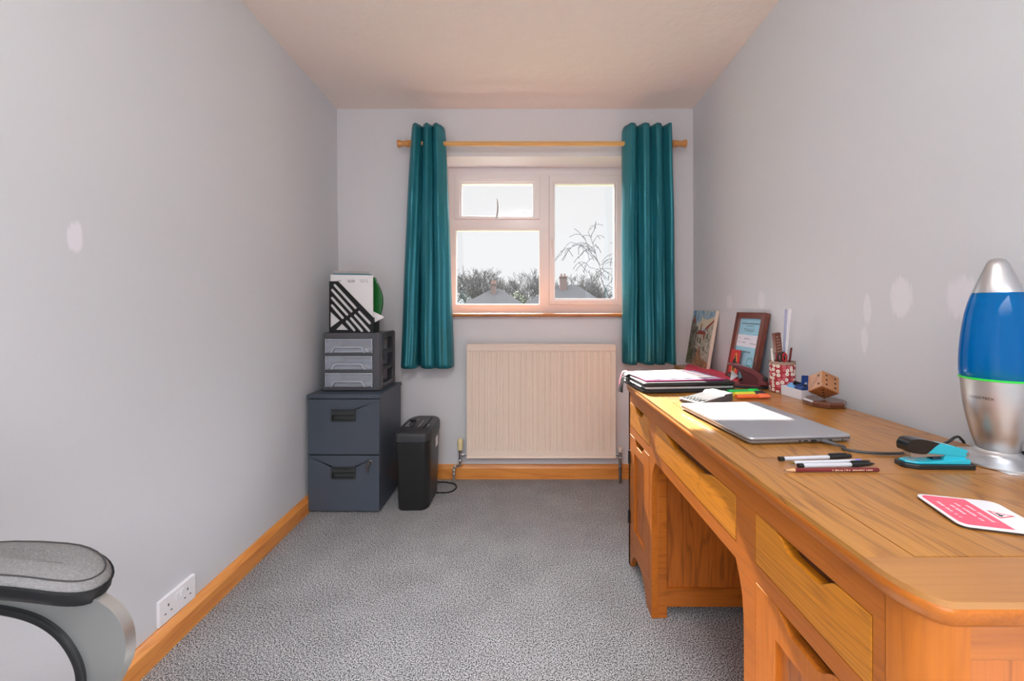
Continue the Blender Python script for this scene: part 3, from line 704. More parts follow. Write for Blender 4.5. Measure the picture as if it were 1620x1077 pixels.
squiggle_lines(lb, [(sy0 + 0.09, sy0 + 0.22, 0.602), (sy0 + 0.095, sy0 + 0.14, 0.550), (sy0 + 0.10, sy0 + 0.13, 0.662), (sy0 + 0.10, sy0 + 0.19, 0.675), (sy0 + 0.23, sy0 + 0.25, 0.64)], Fs, 9, 0.006, 0.0005)
obj('print', lb, mat('pale print', (200, 200, 204), rough=0.5), hd, True)
obj('label', box(B(), sx1 - 0.0035, sx1 - 0.0025, sy0 + 0.16, sy0 + 0.215, 0.30, 0.355), white_paper, shr, True)
cb = B(); tube(cb, smooth_path([(sx0 + 0.002, 2.36, 0.38), (sx0 - 0.012, 2.34, 0.36), (sx0 - 0.018, 2.33, 0.30), (sx0 - 0.012, 2.335, 0.22), (sx0 - 0.006, 2.36, 0.10), (sx0 - 0.004, 2.42, 0.02), (sx0 + 0.03, 2.545, 0.006), (-0.56, 2.56, 0.005), (-0.50, 2.56, 0.005), (-0.44, 2.53, 0.005), (-0.425, 2.47, 0.005), (-0.46, 2.42, 0.005), (-0.53, 2.415, 0.005), (-0.60, 2.40, 0.005)], 8), 0.0042, 8)
obj('power_cord', cb, black_matt, shr, True, smooth=True)

# ------------------------------------------------------------------ double wall socket
sy_, sY, sb, st_ = 1.3026 - 0.02, 1.4453 - 0.02, 0.0865, 0.170
sX = Lx(1.36, 0.12)
sk = thing('wall_socket', 'white double wall socket above the left skirting board', 'socket', (sX, (sy_ + sY) / 2, sb))
soc_m = mat('white socket plastic', (240, 240, 244), rough=0.3)
obj('faceplate', box(B(), sX - 0.004, sX + 0.010, sy_, sY, sb, st_), soc_m, sk, True, bevel=0.003, seg=3)
for i, yc in enumerate((sy_ + 0.066, sY - 0.058)):
    bm = B(); loft(bm, [[(sX + 0.0095, yc - 0.005, sb + 0.047), (sX + 0.0095, yc + 0.005, sb + 0.047), (sX + 0.0125, yc + 0.005, sb + 0.047), (sX + 0.0125, yc - 0.005, sb + 0.047)], [(sX + 0.0095, yc - 0.005, sb + 0.068), (sX + 0.0095, yc + 0.005, sb + 0.068), (sX + 0.0145, yc + 0.005, sb + 0.068), (sX + 0.0145, yc - 0.005, sb + 0.068)]])
    obj('switch', bm, soc_m, sk, True)
for yc in (sy_ + 0.034, sY - 0.034):
    bm = B(); X = sX + 0.0098
    for dy, dz, a, c in ((0, 0.052, 0.002, 0.0042), (-0.011, 0.029, 0.0032, 0.0018), (0.011, 0.029, 0.0032, 0.0018)):
        box(bm, X, X + 0.0005, yc + dy - a, yc + dy + a, sb + dz - c, sb + dz + c)
    obj('pin_holes', bm, black_matt, sk, True)

# ------------------------------------------------------------------ desk
DT = 0.78
dx0, dx1, dy0, dy1 = 0.438, 1.046, 0.442, 1.80
desk = thing('desk', 'honey oak twin pedestal desk along the right wall', 'desk', (0.75, 1.12, 0))
def dout(off=0.0, n=20):
    X0, X1, Y0, Y1 = dx0 + off, dx1 - off * 0.2, dy0 + off, dy1 - off
    out = []
    for cx, cy, a0, rx_, ry_ in ((X1 - 0.02, Y1 - 0.02, 0, 0.02, 0.02), (X0 + 0.034, Y1 - 0.066, 90, 0.034, 0.066), (X0 + 0.034, Y0 + 0.066, 180, 0.034, 0.066), (X1 - 0.02, Y0 + 0.02, 270, 0.02, 0.02)):
        for i in range(n + 1):
            a = R(a0 + 90 * i / n); out.append((cx + rx_ * math.cos(a), cy + ry_ * math.sin(a)))
    return out
bm = B()
loft(bm, [[(x, y, z) for x, y in dout(o)] for o, z in ((0.012, 0.745), (0.007, 0.7475), (0.003, 0.753), (0.0005, 0.762), (0, 0.772))], mi=3)
for f in bm.faces: f.smooth = abs(f.normal.z) < 0.99
ya, yb_, yc, yd, ye, yf = 0.5224, 0.7877, 0.8715, 1.3875, 1.473, 1.725
gx0, gx1 = 0.503, 0.993
o = dout(0.0)
near_poly = [p for p in o if p[1] < 0.5225]; far_poly = [p for p in o if p[1] > 1.70]
plate(bm, near_poly + [(dx1, ya), (dx0, ya)] if False else [(dx0, ya)] + [p for p in o if p[1] <= ya and p[0] < 0.6] + [p for p in o if p[1] <= ya and p[0] >= 0.6] + [(dx1, ya)], [], 0.772, DT, FXY, 1)
plate(bm, [(dx1, yf)] + [p for p in o if p[1] >= yf and p[0] >= 0.6] + [p for p in o if p[1] >= yf and p[0] < 0.6] + [(dx0, yf)], [], 0.772, DT, FXY, 1)
box(bm, dx0, gx0, ya, yf, 0.772, DT); box(bm, gx1, dx1, ya, yf, 0.772, DT)
box(bm, gx0, gx1, yb_, yc, 0.772, DT, 1); box(bm, gx0, gx1, yd, ye, 0.772, DT, 1)
for a, b_ in ((ya, yb_), (yc, yd), (ye, yf)):
    box(bm, gx0 + 0.0022, gx1 - 0.0022, a + 0.0022, b_ - 0.0022, 0.771, DT)
    plate(bm, [(gx0, a), (gx1, a), (gx1, b_), (gx0, b_)], [[(gx0 + 0.0022, a + 0.0022), (gx1 - 0.0022, a + 0.0022), (gx1 - 0.0022, b_ - 0.0022), (gx0 + 0.0022, b_ - 0.0022)]], 0.7715, 0.7765, FXY, 2)
top = obj('desktop', bm, [oak_y, oak_x, mat('groove', (26, 12, 5), rough=0.9, spec=0), oakf_y], desk, True)
xb = 0.450
def arch(y0, y1, h=0.085, n=12):
    return [(y0 + (y1 - y0) * i / n, h * (1 - abs(2 * i / n - 1) ** 3.0)) for i in range(n + 1)]
out = [(0.505, 0.745), (0.505, 0.0), (0.545, 0.0)] + arch(0.545, 0.775)[1:-1] + [(0.775, 0.0), (0.833, 0.0), (0.833, 0.40), (0.8345, 0.47), (0.840, 0.51), (0.851, 0.54), (0.866, 0.5685)]
out += [(1.400, 0.5685), (1.422, 0.54), (1.433, 0.51), (1.4385, 0.47), (1.44, 0.40), (1.44, 0.0), (1.500, 0.0)] + arch(1.500, 1.730)[1:-1] + [(1.730, 0.0), (1.757, 0.0), (1.757, 0.745)]
drs = [(0.524, 0.791), (0.864, 1.402), (1.469, 1.735)]
holes = [[(a, 0.604), (b_, 0.604), (b_, 0.703), (a, 0.703)] for a, b_ in drs] + [[(a, 0.124), (b_, 0.124), (b_, 0.569), (a, 0.569)] for a, b_ in (drs[0], drs[2])]
# the kneehole edge runs right under the centre rail
obj('face_frame', plate(B(), out, holes, xb, xb + 0.022, FYZ), oakf_y, desk, True, bevel=0.0015)
def corner_post(y_in, y_out, name):
    s = 1 if y_in > y_out else -1
    rr = 0.036; fp_ = [(xb, y_in), (xb, y_out + s * 0.05)] + [(xb + rr - rr * math.cos(R(a)), y_out + s * (0.05 - 0.05 * math.sin(R(a)))) for a in range(5, 91, 5)] + [(xb + 0.052, y_out), (xb + 0.052, y_in)]
    obj(name, loft(B(), [[(x, y, z) for x, y in fp_] for z in (0, 0.745)]), oakf_z, desk, True, smooth=True)
corner_post(0.505, 0.456, 'corner_post'); corner_post(1.757, 1.788, 'corner_post')
def side(yf_, s, post=True):
    """end or kneehole side of a pedestal; outer face at yf_, normal s"""
    bm = B(); X0 = xb + (0.052 if not post else 0.022)
    a, b_ = sorted((yf_, yf_ - s * 0.022)); bx = lambda *q: box(bm, *q)
    if post: bx(X0, xb + 0.055, a, b_, 0, 0.745, )
    bx(xb + 0.052, 1.036, a, b_, 0.702, 0.745, ); bx(xb + 0.052, 1.036, a, b_, 0.04, 0.105)
    bx(0.99, 1.036, a, b_, 0, 0.745)
    o_ = obj('side_frame', bm, oakf_y if False else wood('oak side rail', *OAK_F, axis='x', rough=0.36), desk, True, bevel=0.0015)
    a, b_ = sorted((yf_ - s * 0.008, yf_ - s * 0.018)); pb = B(); box(pb, xb + 0.05, 1.0, a, b_, 0.10, 0.71)
    obj('side_panel', pb, oakp_z, desk, True)
side(0.458, -1, False); side(0.833, 1); side(1.44, -1); side(1.786, 1, False)
obj('back_panel', box(B(), 1.022, 1.034, 0.47, 1.775, 0.10, 0.745), oakp_z, desk, True)
obj('kneehole_board', box(B(), xb + 0.022, 1.03, 0.834, 1.439, 0.572, 0.580), oakp_z, desk, True)
for a, b_ in ((0.48, 0.815), (1.458, 1.77)): obj('pedestal_floor', box(B(), xb + 0.022, 1.022, a, b_, 0.095, 0.110), oakp_z, desk, True)
def dip(a, b_, z1, d0, d1, dep, n=9):
    """top edge from b_ to a with the finger scoop between d0 and d1"""
    r = (d1 - d0) * 0.30; pts = [(b_, z1), (d1, z1)]
    for i in range(1, n): t = i / n; pts.append((d1 - r * t, z1 - dep * (0.5 - 0.5 * math.cos(PI * t))))
    for i in range(0, n): t = i / n; pts.append((d0 + r * (1 - t), z1 - dep * (0.5 + 0.5 * math.cos(PI * t))))
    return pts + [(d0, z1), (a, z1)]
g = 0.0016
for (a, b_), (d0, d1), dep in zip(drs, ((0.583, 0.726), (0.954, 1.315), (1.533, 1.660)), (0.023, 0.026, 0.022)):
    bm = B(); A, Bb = a + g, b_ - g
    plate(bm, [(A, 0.604 + g), (Bb, 0.604 + g)] + dip(A, Bb, 0.703 - g, d0, d1, dep), [], xb - 0.0005, xb + 0.020, FYZ)
    dr = obj('drawer', bm, oakd_y, desk, True, bevel=0.002, seg=3)
    bm = B(); box(bm, xb + 0.0205, xb + 0.030, A, Bb, 0.606, 0.672); box(bm, xb + 0.030, xb + 0.46, A + 0.004, Bb - 0.004, 0.608, 0.66)
    loft(bm, [[(xb + 0.020, y, 0.690), (xb + 0.020, y, 0.664), (xb + 0.048, y, 0.664), (xb + 0.048, y, 0.7015)] for y in (d0 - 0.004, d1 + 0.004)], mi=0)
    obj('drawer_box', bm, dark_in, dr, True)
for (a, b_), (d0, d1) in zip((drs[0], drs[2]), ((0.583, 0.726), (1.530, 1.665))):
    bm = B(); A, Bb = a + g, b_ - g; z0, z1 = 0.124 + g, 0.569 - g
    plate(bm, [(A, z0), (Bb, z0)] + dip(A, Bb, z1, d0, d1, 0.024), [[(A + 0.062, z0 + 0.062), (Bb - 0.062, z0 + 0.062), (Bb - 0.062, z1 - 0.062), (A + 0.062, z1 - 0.062)]], xb - 0.0005, xb + 0.020, FYZ)
    box(bm, xb + 0.009, xb + 0.016, A + 0.055, Bb - 0.055, z0 + 0.055, z1 - 0.055, 1)
    dr = obj('door', bm, [oakf_z, oakp_z], desk, True, bevel=0.002, seg=3)
    obj('door_lining', box(B(), xb + 0.022, xb + 0.030, A, Bb, z0, z1 - 0.002), dark_in, dr, True)
    yh = b_ if a > 1 else a
    for zz in (0.467, 0.212):
        hb = B(); box(hb, xb - 0.006, xb + 0.002, yh - 0.006, yh + 0.006, zz - 0.026, zz + 0.026); tube(hb, [(xb - 0.005, yh, zz - 0.028), (xb - 0.005, yh, zz + 0.028)], 0.0042, 8)
        obj('hinge', hb, mat('dark hinge', (46, 42, 40), rough=0.4, metal=0.7), dr, True)

# ------------------------------------------------------------------ things on the desk
def D2(px, py, z=DT): s_ = (py - 489) / (1.1 - z); return ((px - 831) / s_, 640 / s_)

# side table between the desk and the window wall
tb = thing('side_table', 'narrow oak side table in the corner under the red folders', 'table', (1.0, 2.22, 0))
TZ = 0.748
obj('tabletop', box(B(), 0.940, 1.075, 1.825, 2.56, TZ - 0.025, TZ), oak_y, tb, True, bevel=0.003)
for x in (0.962, 1.05):
    for y in (1.85, 2.535): obj('leg', box(B(), x - 0.02, x + 0.02, y - 0.02, y + 0.02, 0, TZ - 0.025), oakf_z, tb, True, bevel=0.002)

# zip portfolio
z0 = DT + 0.0006
rotp = R(5)
pf = thing('zip_portfolio', 'thick black zipped document portfolio at the far end of the desk', 'folder', (0.622, 1.672, z0), rotp)
blk_f = mat('black leatherette', (30, 31, 34), rough=0.42, bump=0.2, bscale=300)
def slab_l(bm, w_, d_, z0, z1, r=0.02, sag=0.0, mi=0):
    N = 5; rings = []
    for (ins, z) in ((0.004, z0), (0, z0 + (z1 - z0) * 0.3), (0, z0 + (z1 - z0) * 0.7), (0.004, z1)):
        rings.append([(x, y, z + (sag * math.sin(x * 14) if z > z0 + 1e-6 else 0)) for x, y in rrect(-w_ / 2 + ins, w_ / 2 - ins, -d_ / 2 + ins, d_ / 2 - ins, r)])
    return loft(bm, rings, mi=mi)
bm = slab_l(B(), 0.372, 0.262, 0, 0.013); obj('lower_cover', bm, blk_f, pf, bevel=0.001)
bm = slab_l(B(), 0.352, 0.240, 0.0133, 0.0245, r=0.004); obj('inner_papers', bm, mat('grey page edges', (196, 196, 198), rough=0.8), pf)
bm = slab_l(B(), 0.368, 0.258, 0.0248, 0.0395); obj('upper_cover', bm, blk_f, pf, bevel=0.001)
bm = B(); tube(bm, smooth_path([(-0.186, -0.10, 0.020), (-0.186, 0.0, 0.021), (-0.184, 0.10, 0.022)], 6), 0.0035, 8); obj('zip', bm, mat('steel zip', (130, 130, 134), rough=0.4, metal=1), pf, smooth=True)
for k, (yy, dz, m_) in enumerate(((0.075, 0, blk_f), (0.06, 0.012, blk_f), (0.095, 0.02, mat('pink strap', (226, 120, 140), rough=0.6)))):
    bm = B(); pts = smooth_path([(-0.178, yy, 0.030 + dz), (-0.198, yy - 0.005, 0.028 + dz * 0.8), (-0.212, yy - 0.014, 0.006), (-0.222 + 0.004 * k, yy - 0.024, -0.018 - 0.01 * (k != 2))], 5)
    hw = 0.006 if k == 2 else 0.012
    rings = [[p + Vector((0, -hw, 0)), p + Vector((0, hw, 0)), p + Vector((0.002, hw, 0.004)), p + Vector((0.002, -hw, 0.004))] for p in pts]
    loft(bm, rings); obj('strap', bm, m_, pf)
# magenta edged wallet and sheets on the portfolio
wl = thing('document_wallet', 'clear wallet with magenta edge under the loose sheet, on the portfolio', 'folder', (0.612, 1.692, z0 + 0.0402), R(7))
wb = slab_l(B(), 0.322, 0.228, 0, 0.0035, r=0.004); obj('cover', wb, mat('lilac clear cover', (206, 196, 218), rough=0.25, coat=0.4), wl)
wb = B(); plate(wb, rrect(-0.164, 0.164, -0.117, 0.117, 0.006), [rrect(-0.158, 0.158, -0.111, 0.111, 0.004)], -0.0, 0.0042, FXY); obj('binding_edge', wb, mat('magenta edge', (176, 40, 110), rough=0.4), wl)
ls = thing('loose_sheet', 'white sheet with pale pink print lying topmost on the portfolio', 'paper', (0.592, 1.70, z0 + 0.0450), R(13))
sb_ = slab_l(B(), 0.297, 0.205, 0, 0.0022, r=0.002); sheet_m = mat('sheet with pink print', (246, 240, 242), rough=0.7)
obj('page', sb_, sheet_m, ls)
sb_ = B()
for i in range(5): plate(sb_, [(0.05 + 0.01 * i, -0.08 + i * 0.03), (0.13, -0.08 + i * 0.03), (0.125, -0.066 + i * 0.03), (0.055 + 0.008 * i, -0.068 + i * 0.03)], [], 0.0022, 0.0025, FXY)
obj('print', sb_, mat('pale pink print', (240, 206, 214), rough=0.7), ls)

# red folders on the side table
red1 = mat('red card folder', (206, 48, 78), rough=0.5); red2 = mat('brighter red folder', (226, 70, 98), rough=0.5)
def flat_folder(label, x0, x1, y0, y1, z, h, m_, rz=0):
    f = thing('card_folder', label, 'folder', ((x0 + x1) / 2, (y0 + y1) / 2, z), rz)
    w_, d_ = x1 - x0, y1 - y0
    obj('back_cover', slab_l(B(), w_, d_, 0, 0.0025, r=0.004), m_, f); obj('contents', slab_l(B(), w_ - 0.012, d_ - 0.012, 0.0027, h - 0.003, r=0.002), white_paper, f); obj('front_cover', slab_l(B(), w_, d_, h - 0.0028, h, r=0.004), m_, f)
    return f
rf_ = thing('card_folder', 'brighter red card folder under the painting, farthest in the corner', 'folder', (0.98, 2.3, TZ))
obj('cover', plate(B(), [(0.850, 2.19), (0.995, 2.48), (1.06, 2.48), (1.06, 2.115), (0.90, 2.115)], [], TZ + 0.0005, TZ + 0.0145, FXY), red2, rf_, True, bevel=0.002)
f1 = flat_folder('dark red folder with gold print in front of the painting', 0.838, 1.058, 1.835, 2.105, TZ + 0.0005, 0.018, red1)
gp = B(); squiggle_lines(gp, [(-0.03, 0.03, 0.0), (-0.02, 0.02, -0.008)], ((0.0, 0.0, 0.018), (1, 0, 0), (0, 1, 0), (0, 0, 1)), 4, 0.005, 0.0004); obj('gold_print', gp, mat('gold print', (220, 160, 90), rough=0.4), f1)

# painting: procedural generic village street
def daubs(name, c1, c2, c3, sc):
    m = mat(name, c1, rough=0.5, bump=0.5, bscale=160); n = m.node_tree.nodes; l = m.node_tree.links; b = n['Principled BSDF']
    t = n.new('ShaderNodeTexCoord'); mp = n.new('ShaderNodeMapping'); mp.inputs['Rotation'].default_value = (0.5, 0.3, 0.2); mp.inputs['Scale'].default_value = (1, 1, 0.5)
    nz = n.new('ShaderNodeTexNoise'); nz.inputs['Scale'].default_value = sc; nz.inputs['Detail'].default_value = 3; nz.inputs['Distortion'].default_value = 1.2
    l.new(t.outputs['Object'], mp.inputs[0]); l.new(mp.outputs[0], nz.inputs['Vector'])
    cr = n.new('ShaderNodeValToRGB'); e = cr.color_ramp.elements; e[0].position = 0.36; e[0].color = lin(c1) + (1,); e[1].position = 0.64; e[1].color = lin(c3) + (1,); k = e.new(0.5); k.color = lin(c2) + (1,)
    l.new(nz.outputs['Fac'], cr.inputs[0]); l.new(cr.outputs[0], b.inputs['Base Color']); return m
def paint_mats():
    def im(name, c, c2, sc): return mat(name, c, rough=0.45, var=0.35, vscale=sc, bump=0.5, bscale=160)
    return dict(sky=daubs('painted sky', (112, 156, 190), (150, 182, 202), (206, 204, 186), 26), cloud=mat('painted cloud', (214, 206, 182), rough=0.5, var=0.1, vscale=30), dark=daubs('painted old wall', (44, 48, 44), (112, 112, 100), (164, 158, 140), 85),
                white=daubs('painted white wall', (128, 126, 112), (186, 184, 170), (206, 200, 186), 60), roof=mat('painted roofs', (150, 72, 56), rough=0.5, var=0.3, vscale=80), path=daubs('painted path', (96, 78, 62), (166, 126, 92), (196, 158, 120), 80), green=daubs('painted green', (36, 44, 34), (84, 92, 66), (130, 128, 100), 90), win=mat('painted shutters', (88, 92, 70), rough=0.5))
PMt = paint_mats(); names = list(PMt); PL = [PMt[k] for k in names]
def lean_frame(xtop, xbot, yc, zb, height, ang):
    """thing leaning on the right wall: local e1 = toward the camera (-y), e2 = up the face, e3 = out of the face (-x)"""
    return None
pc = thing('canvas_painting', 'small canvas painting of a village street leaning in the corner', 'painting', (1.015, 2.415, TZ + 0.0150), rot=(0, 0, 0))
th = math.atan2(0.055, 0.33); e2 = Vector((math.sin(th), 0, math.cos(th))); e1 = Vector((0.04, -1, 0)).normalized(); e1 = (e1 - e2 * e1.dot(e2)).normalized(); e3 = e2.cross(e1).normalized()
if e3.x > 0: e3 = -e3
cw, ch = 0.275, 0.335
Fc = (Vector((0, 0, 0)), e1, e2, e3)
obj('canvas', plate(B(), rrect(-cw / 2, cw / 2, 0, ch, 0.002), [], -0.018, 0, Fc), mat('raw canvas edge', (232, 218, 200), rough=0.85, bump=0.4, bscale=600), pc)
bm = B()
def pp(poly, key, lift): plate(bm, [(-cw / 2 + 0.002 + x * (cw - 0.004), 0.002 + y * (ch - 0.004)) for x, y in poly], [], 0, lift, Fc, names.index(key))
pp([(0, 0), (1, 0), (1, 1), (0, 1)], 'sky', 0.0003)
pp([(0.35, 0.72), (0.6, 0.66), (1, 0.80), (1, 0.9), (0.7, 0.84), (0.45, 0.86)], 'cloud', 0.0005)
pp([(0, 0), (0.55, 0), (0.42, 0.2), (0.46, 0.45), (0.40, 0.62), (0.30, 0.72), (0.22, 0.70), (0.16, 0.86), (0.09, 0.93), (0.04, 0.84), (0, 0.8)], 'dark', 0.0008)
pp([(0.34, 0.30), (0.66, 0.30), (0.66, 0.58), (0.34, 0.58)], 'white', 0.0010)
pp([(0.30, 0.56), (0.42, 0.64), (0.70, 0.63), (0.74, 0.42), (0.66, 0.42), (0.64, 0.57)], 'roof', 0.0013)
pp([(0.60, 0.10), (1, 0), (1, 0.82), (0.74, 0.66), (0.66, 0.40)], 'white', 0.0015)
pp([(0.68, 0.64), (1, 0.80), (1, 0.84), (0.70, 0.70)], 'roof', 0.0018)
pp([(0.30, 0), (1, 0), (1, 0.10), (0.66, 0.16), (0.58, 0.34), (0.46, 0.30), (0.40, 0.12)], 'path', 0.0018)
pp([(0.05, 0.05), (0.26, 0.02), (0.30, 0.22), (0.16, 0.30), (0.10, 0.52), (0.03, 0.5)], 'green', 0.0011)
for q in ((0.80, 0.50, 0.05, 0.09), (0.72, 0.28, 0.05, 0.08), (0.40, 0.42, 0.04, 0.08), (0.52, 0.40, 0.05, 0.1)): pp([(q[0], q[1]), (q[0] + q[2], q[1]), (q[0] + q[2], q[1] + q[3]), (q[0], q[1] + q[3])], 'win', 0.0020)
pp([(0.46, 0.62), (0.50, 0.62), (0.50, 0.76), (0.46, 0.76)], 'roof', 0.0009); pp([(0.06, 0.80), (0.20, 0.76), (0.12, 0.90)], 'roof', 0.0012)
obj('painted_surface', bm, PL, pc)

# framed certificate
fr = thing('framed_certificate', 'mahogany framed pale blue certificate leaning on the wall behind the hole punch', 'picture frame', (1.003, 1.915, TZ + 0.0005))
th = math.atan2(0.062, 0.335); e2 = Vector((math.sin(th), 0, math.cos(th))); e1 = Vector((0.0, -1, 0)); e3 = Vector((-math.cos(th), 0, math.sin(th)))
Fr = (Vector((0, 0, 0)), e1, e2, e3); fw, fh = 0.245, 0.342
mah = wood('mahogany', (128, 58, 38), (72, 28, 20), axis='z', rough=0.25, coat=0.6, ring=8)
bm = B(); plate(bm, rrect(-fw / 2, fw / 2, 0, fh, 0.002), [[(-fw / 2 + 0.026, 0.026), (fw / 2 - 0.026, 0.026), (fw / 2 - 0.026, fh - 0.026), (-fw / 2 + 0.026, fh - 0.026)]], -0.022, 0.0, Fr)
obj('moulding', bm, mah, fr, bevel=0.003, seg=3)
bm = B(); plate(bm, rrect(-fw / 2 + 0.021, fw / 2 - 0.021, 0.021, fh - 0.021, 0.001), [[(-fw / 2 + 0.0275, 0.0275), (fw / 2 - 0.0275, 0.0275), (fw / 2 - 0.0275, fh - 0.0275), (-fw / 2 + 0.0275, fh - 0.0275)]], -0.012, -0.004, Fr)
obj('inner_lip', bm, mat('frame lip highlight', (150, 110, 104), rough=0.3), fr)
bm = B(); w2, h0, h1 = fw / 2 - 0.0275, 0.0275, fh - 0.0275
plate(bm, [(-w2, h0), (w2, h0), (w2, h1), (-w2, h1)], [], -0.016, -0.0125, Fr)
ce = obj('certificate', bm, mat('pale blue certificate', (158, 206, 226), rough=0.25, var=0.06, vscale=30), fr)
bm = B(); plate(bm, [(-w2, 0.178), (w2, 0.178), (w2, 0.235), (-w2, 0.235)], [], -0.0125, -0.0122, Fr); obj('white_band', bm, mat('certificate white band', (226, 226, 236), rough=0.3), ce)
Fp = (e3 * -0.0122, e1, e2, e3)
bm = B(); squiggle_lines(bm, [(-0.075, 0.075, 0.286)], Fp, 11, 0.009, 0.0003); squiggle_lines(bm, [(-0.03, 0.03, 0.276), (-0.05, 0.045, 0.262), (-0.035, 0.035, 0.253), (-0.08, -0.068, 0.218), (-0.035, 0.02, 0.215), (-0.08, -0.066, 0.196), (-0.045, -0.02, 0.196), (0.02, 0.07, 0.194)], Fp, 12, 0.004, 0.0003)
squiggle_lines(bm, [(-0.04, 0.035, 0.150)], Fp, 13, 0.010, 0.0003)
obj('print', bm, mat('certificate print', (84, 96, 108), rough=0.6), ce)
bm = B(); rc = [(0.045 + 0.026 * math.cos(a / 10 * PI), 0.105 + 0.026 * math.sin(a / 10 * PI)) for a in range(20)]; ri = [(0.045 + 0.023 * math.cos(a / 10 * PI), 0.105 + 0.023 * math.sin(a / 10 * PI)) for a in range(20)]
plate(bm, rc, [ri], 0, 0.0003, Fp); plate(bm, [(0.025, 0.088), (0.060, 0.086), (0.058, 0.096), (0.028, 0.097)], [], 0, 0.0003, Fp)
obj('seal', bm, mat('teal seal', (70, 150, 150), rough=0.5), ce)
# red card tucked into the frame
rcard = thing('red_card', 'small red card with a dark guitarist tucked into the certificate frame', 'card', tuple(Vector(fr.location) + e3 * 0.0015 + e1 * (-0.052) + e2 * 0.018))
Fq = (Vector((0, 0, 0)), e1, e2, e3)
obj('card', plate(B(), [(-0.046, 0), (0.040, 0), (0.040, 0.138), (-0.046, 0.138)], [], 0, 0.0012, Fq), mat('red card', (196, 42, 44), rough=0.5, var=0.15, vscale=60), rcard)
bm = B(); fl = [(-0.020, 0.020), (0.016, 0.020), (0.024, 0.05), (0.020, 0.085), (0.010, 0.12), (-0.002, 0.125), (-0.012, 0.10), (-0.022, 0.06)]
plate(bm, fl, [], 0.0012, 0.0014, Fq); obj('flame', bm, mat('orange flame', (236, 150, 70), rough=0.5, var=0.3, vscale=90), rcard)
bm = B(); fig = [(-0.014, 0.022), (-0.007, 0.022), (-0.003, 0.05), (0.002, 0.05), (0.007, 0.022), (0.013, 0.022), (0.008, 0.06), (0.008, 0.072), (0.022, 0.076), (0.022, 0.081), (0.009, 0.082), (0.009, 0.092), (0.004, 0.098), (0.006, 0.108), (0.0, 0.114), (-0.005, 0.107), (-0.003, 0.098), (-0.012, 0.094), (-0.016, 0.080), (-0.022, 0.070), (-0.012, 0.062)]
plate(bm, fig, [], 0.0014, 0.0017, Fq); plate(bm, [(-0.044, 0.001), (0.038, 0.001), (0.038, 0.022), (-0.044, 0.022)], [], 0.0012, 0.0015, Fq)
obj('figure', bm, black_matt, rcard)
bm = squiggle_lines(B(), [(-0.038, 0.032, 0.006)], ((0, 0, 0) + e3 * 0.0015 if False else e3 * 0.0015, e1, e2, e3), 21, 0.010, 0.0003); obj('lettering', bm, mat('dull lettering', (150, 140, 130), rough=0.6), rcard)

# hole punch
bur = mat('burgundy enamel', (104, 34, 42), rough=0.3, coat=0.4)
hp_ = thing('hole_punch', 'burgundy two-hole punch with raised lever in front of the certificate', 'hole punch', (0.915, 1.665, DT + 0.0006), R(-20))
obj('base', plate(B(), rrect(-0.078, 0.074, -0.038, 0.038, 0.028, 0.034), [], 0, 0.008, FXY), black_pl, hp_, bevel=0.002)
obj('plate', loft(B(), [[(x, y, z) for x, y in rrect(-0.075 + i, 0.060 - i, -0.034 + i, 0.034 - i, 0.026, 0.030)] for i, z in ((0, 0.0082), (0, 0.013), (0.004, 0.0155))]), bur, hp_, bevel=0.001)
lev = spath2([(-0.074, 0.094), (-0.030, 0.090), (0.016, 0.076), (0.052, 0.052), (0.070, 0.030)], 6) + [(0.070, 0.012)] + spath2([(0.030, 0.0158), (0.034, 0.028), (0.020, 0.050), (-0.010, 0.066), (-0.040, 0.080), (-0.074, 0.091)], 6)
obj('lever', plate(B(), lev, [], -0.030, 0.030, FXZ), bur, hp_, bevel=0.004, seg=3)
jaw = [(-0.070, 0.088), (-0.020, 0.078), (0.022, 0.056), (0.040, 0.030), (0.034, 0.0158), (-0.048, 0.0158), (-0.030, 0.034), (-0.040, 0.056)]
for yy in (-0.026, 0.023): obj('cheek', plate(B(), [(-0.060, 0.086), (-0.020, 0.078), (0.022, 0.058), (0.036, 0.034), (0.034, 0.0158), (-0.034, 0.0158), (-0.018, 0.034), (-0.022, 0.054), (-0.040, 0.072)], [], yy, yy + 0.003, FXZ), mat('burgundy shade plate', (84, 28, 36), rough=0.35), hp_)
for yy in (-0.018, 0.018): obj('punch_pin', tube(B(), [(-0.012, yy, 0.014), (-0.012, yy, 0.068)], 0.0035, 10), steel, hp_, smooth=True)
obj('knob', lathe(B(), [(0.004, -0.034), (0.009, -0.033), (0.009, 0.033), (0.004, 0.034)], (0.058, 0, 0.040), 14, 'y'), black_pl, hp_)
obj('paper_guide', plate(B(), [(-0.062, 0.016), (-0.030, 0.040), (-0.056, 0.062)], [], 0.026, 0.0275, FXZ), white_paper, hp_, label='white paper guide')

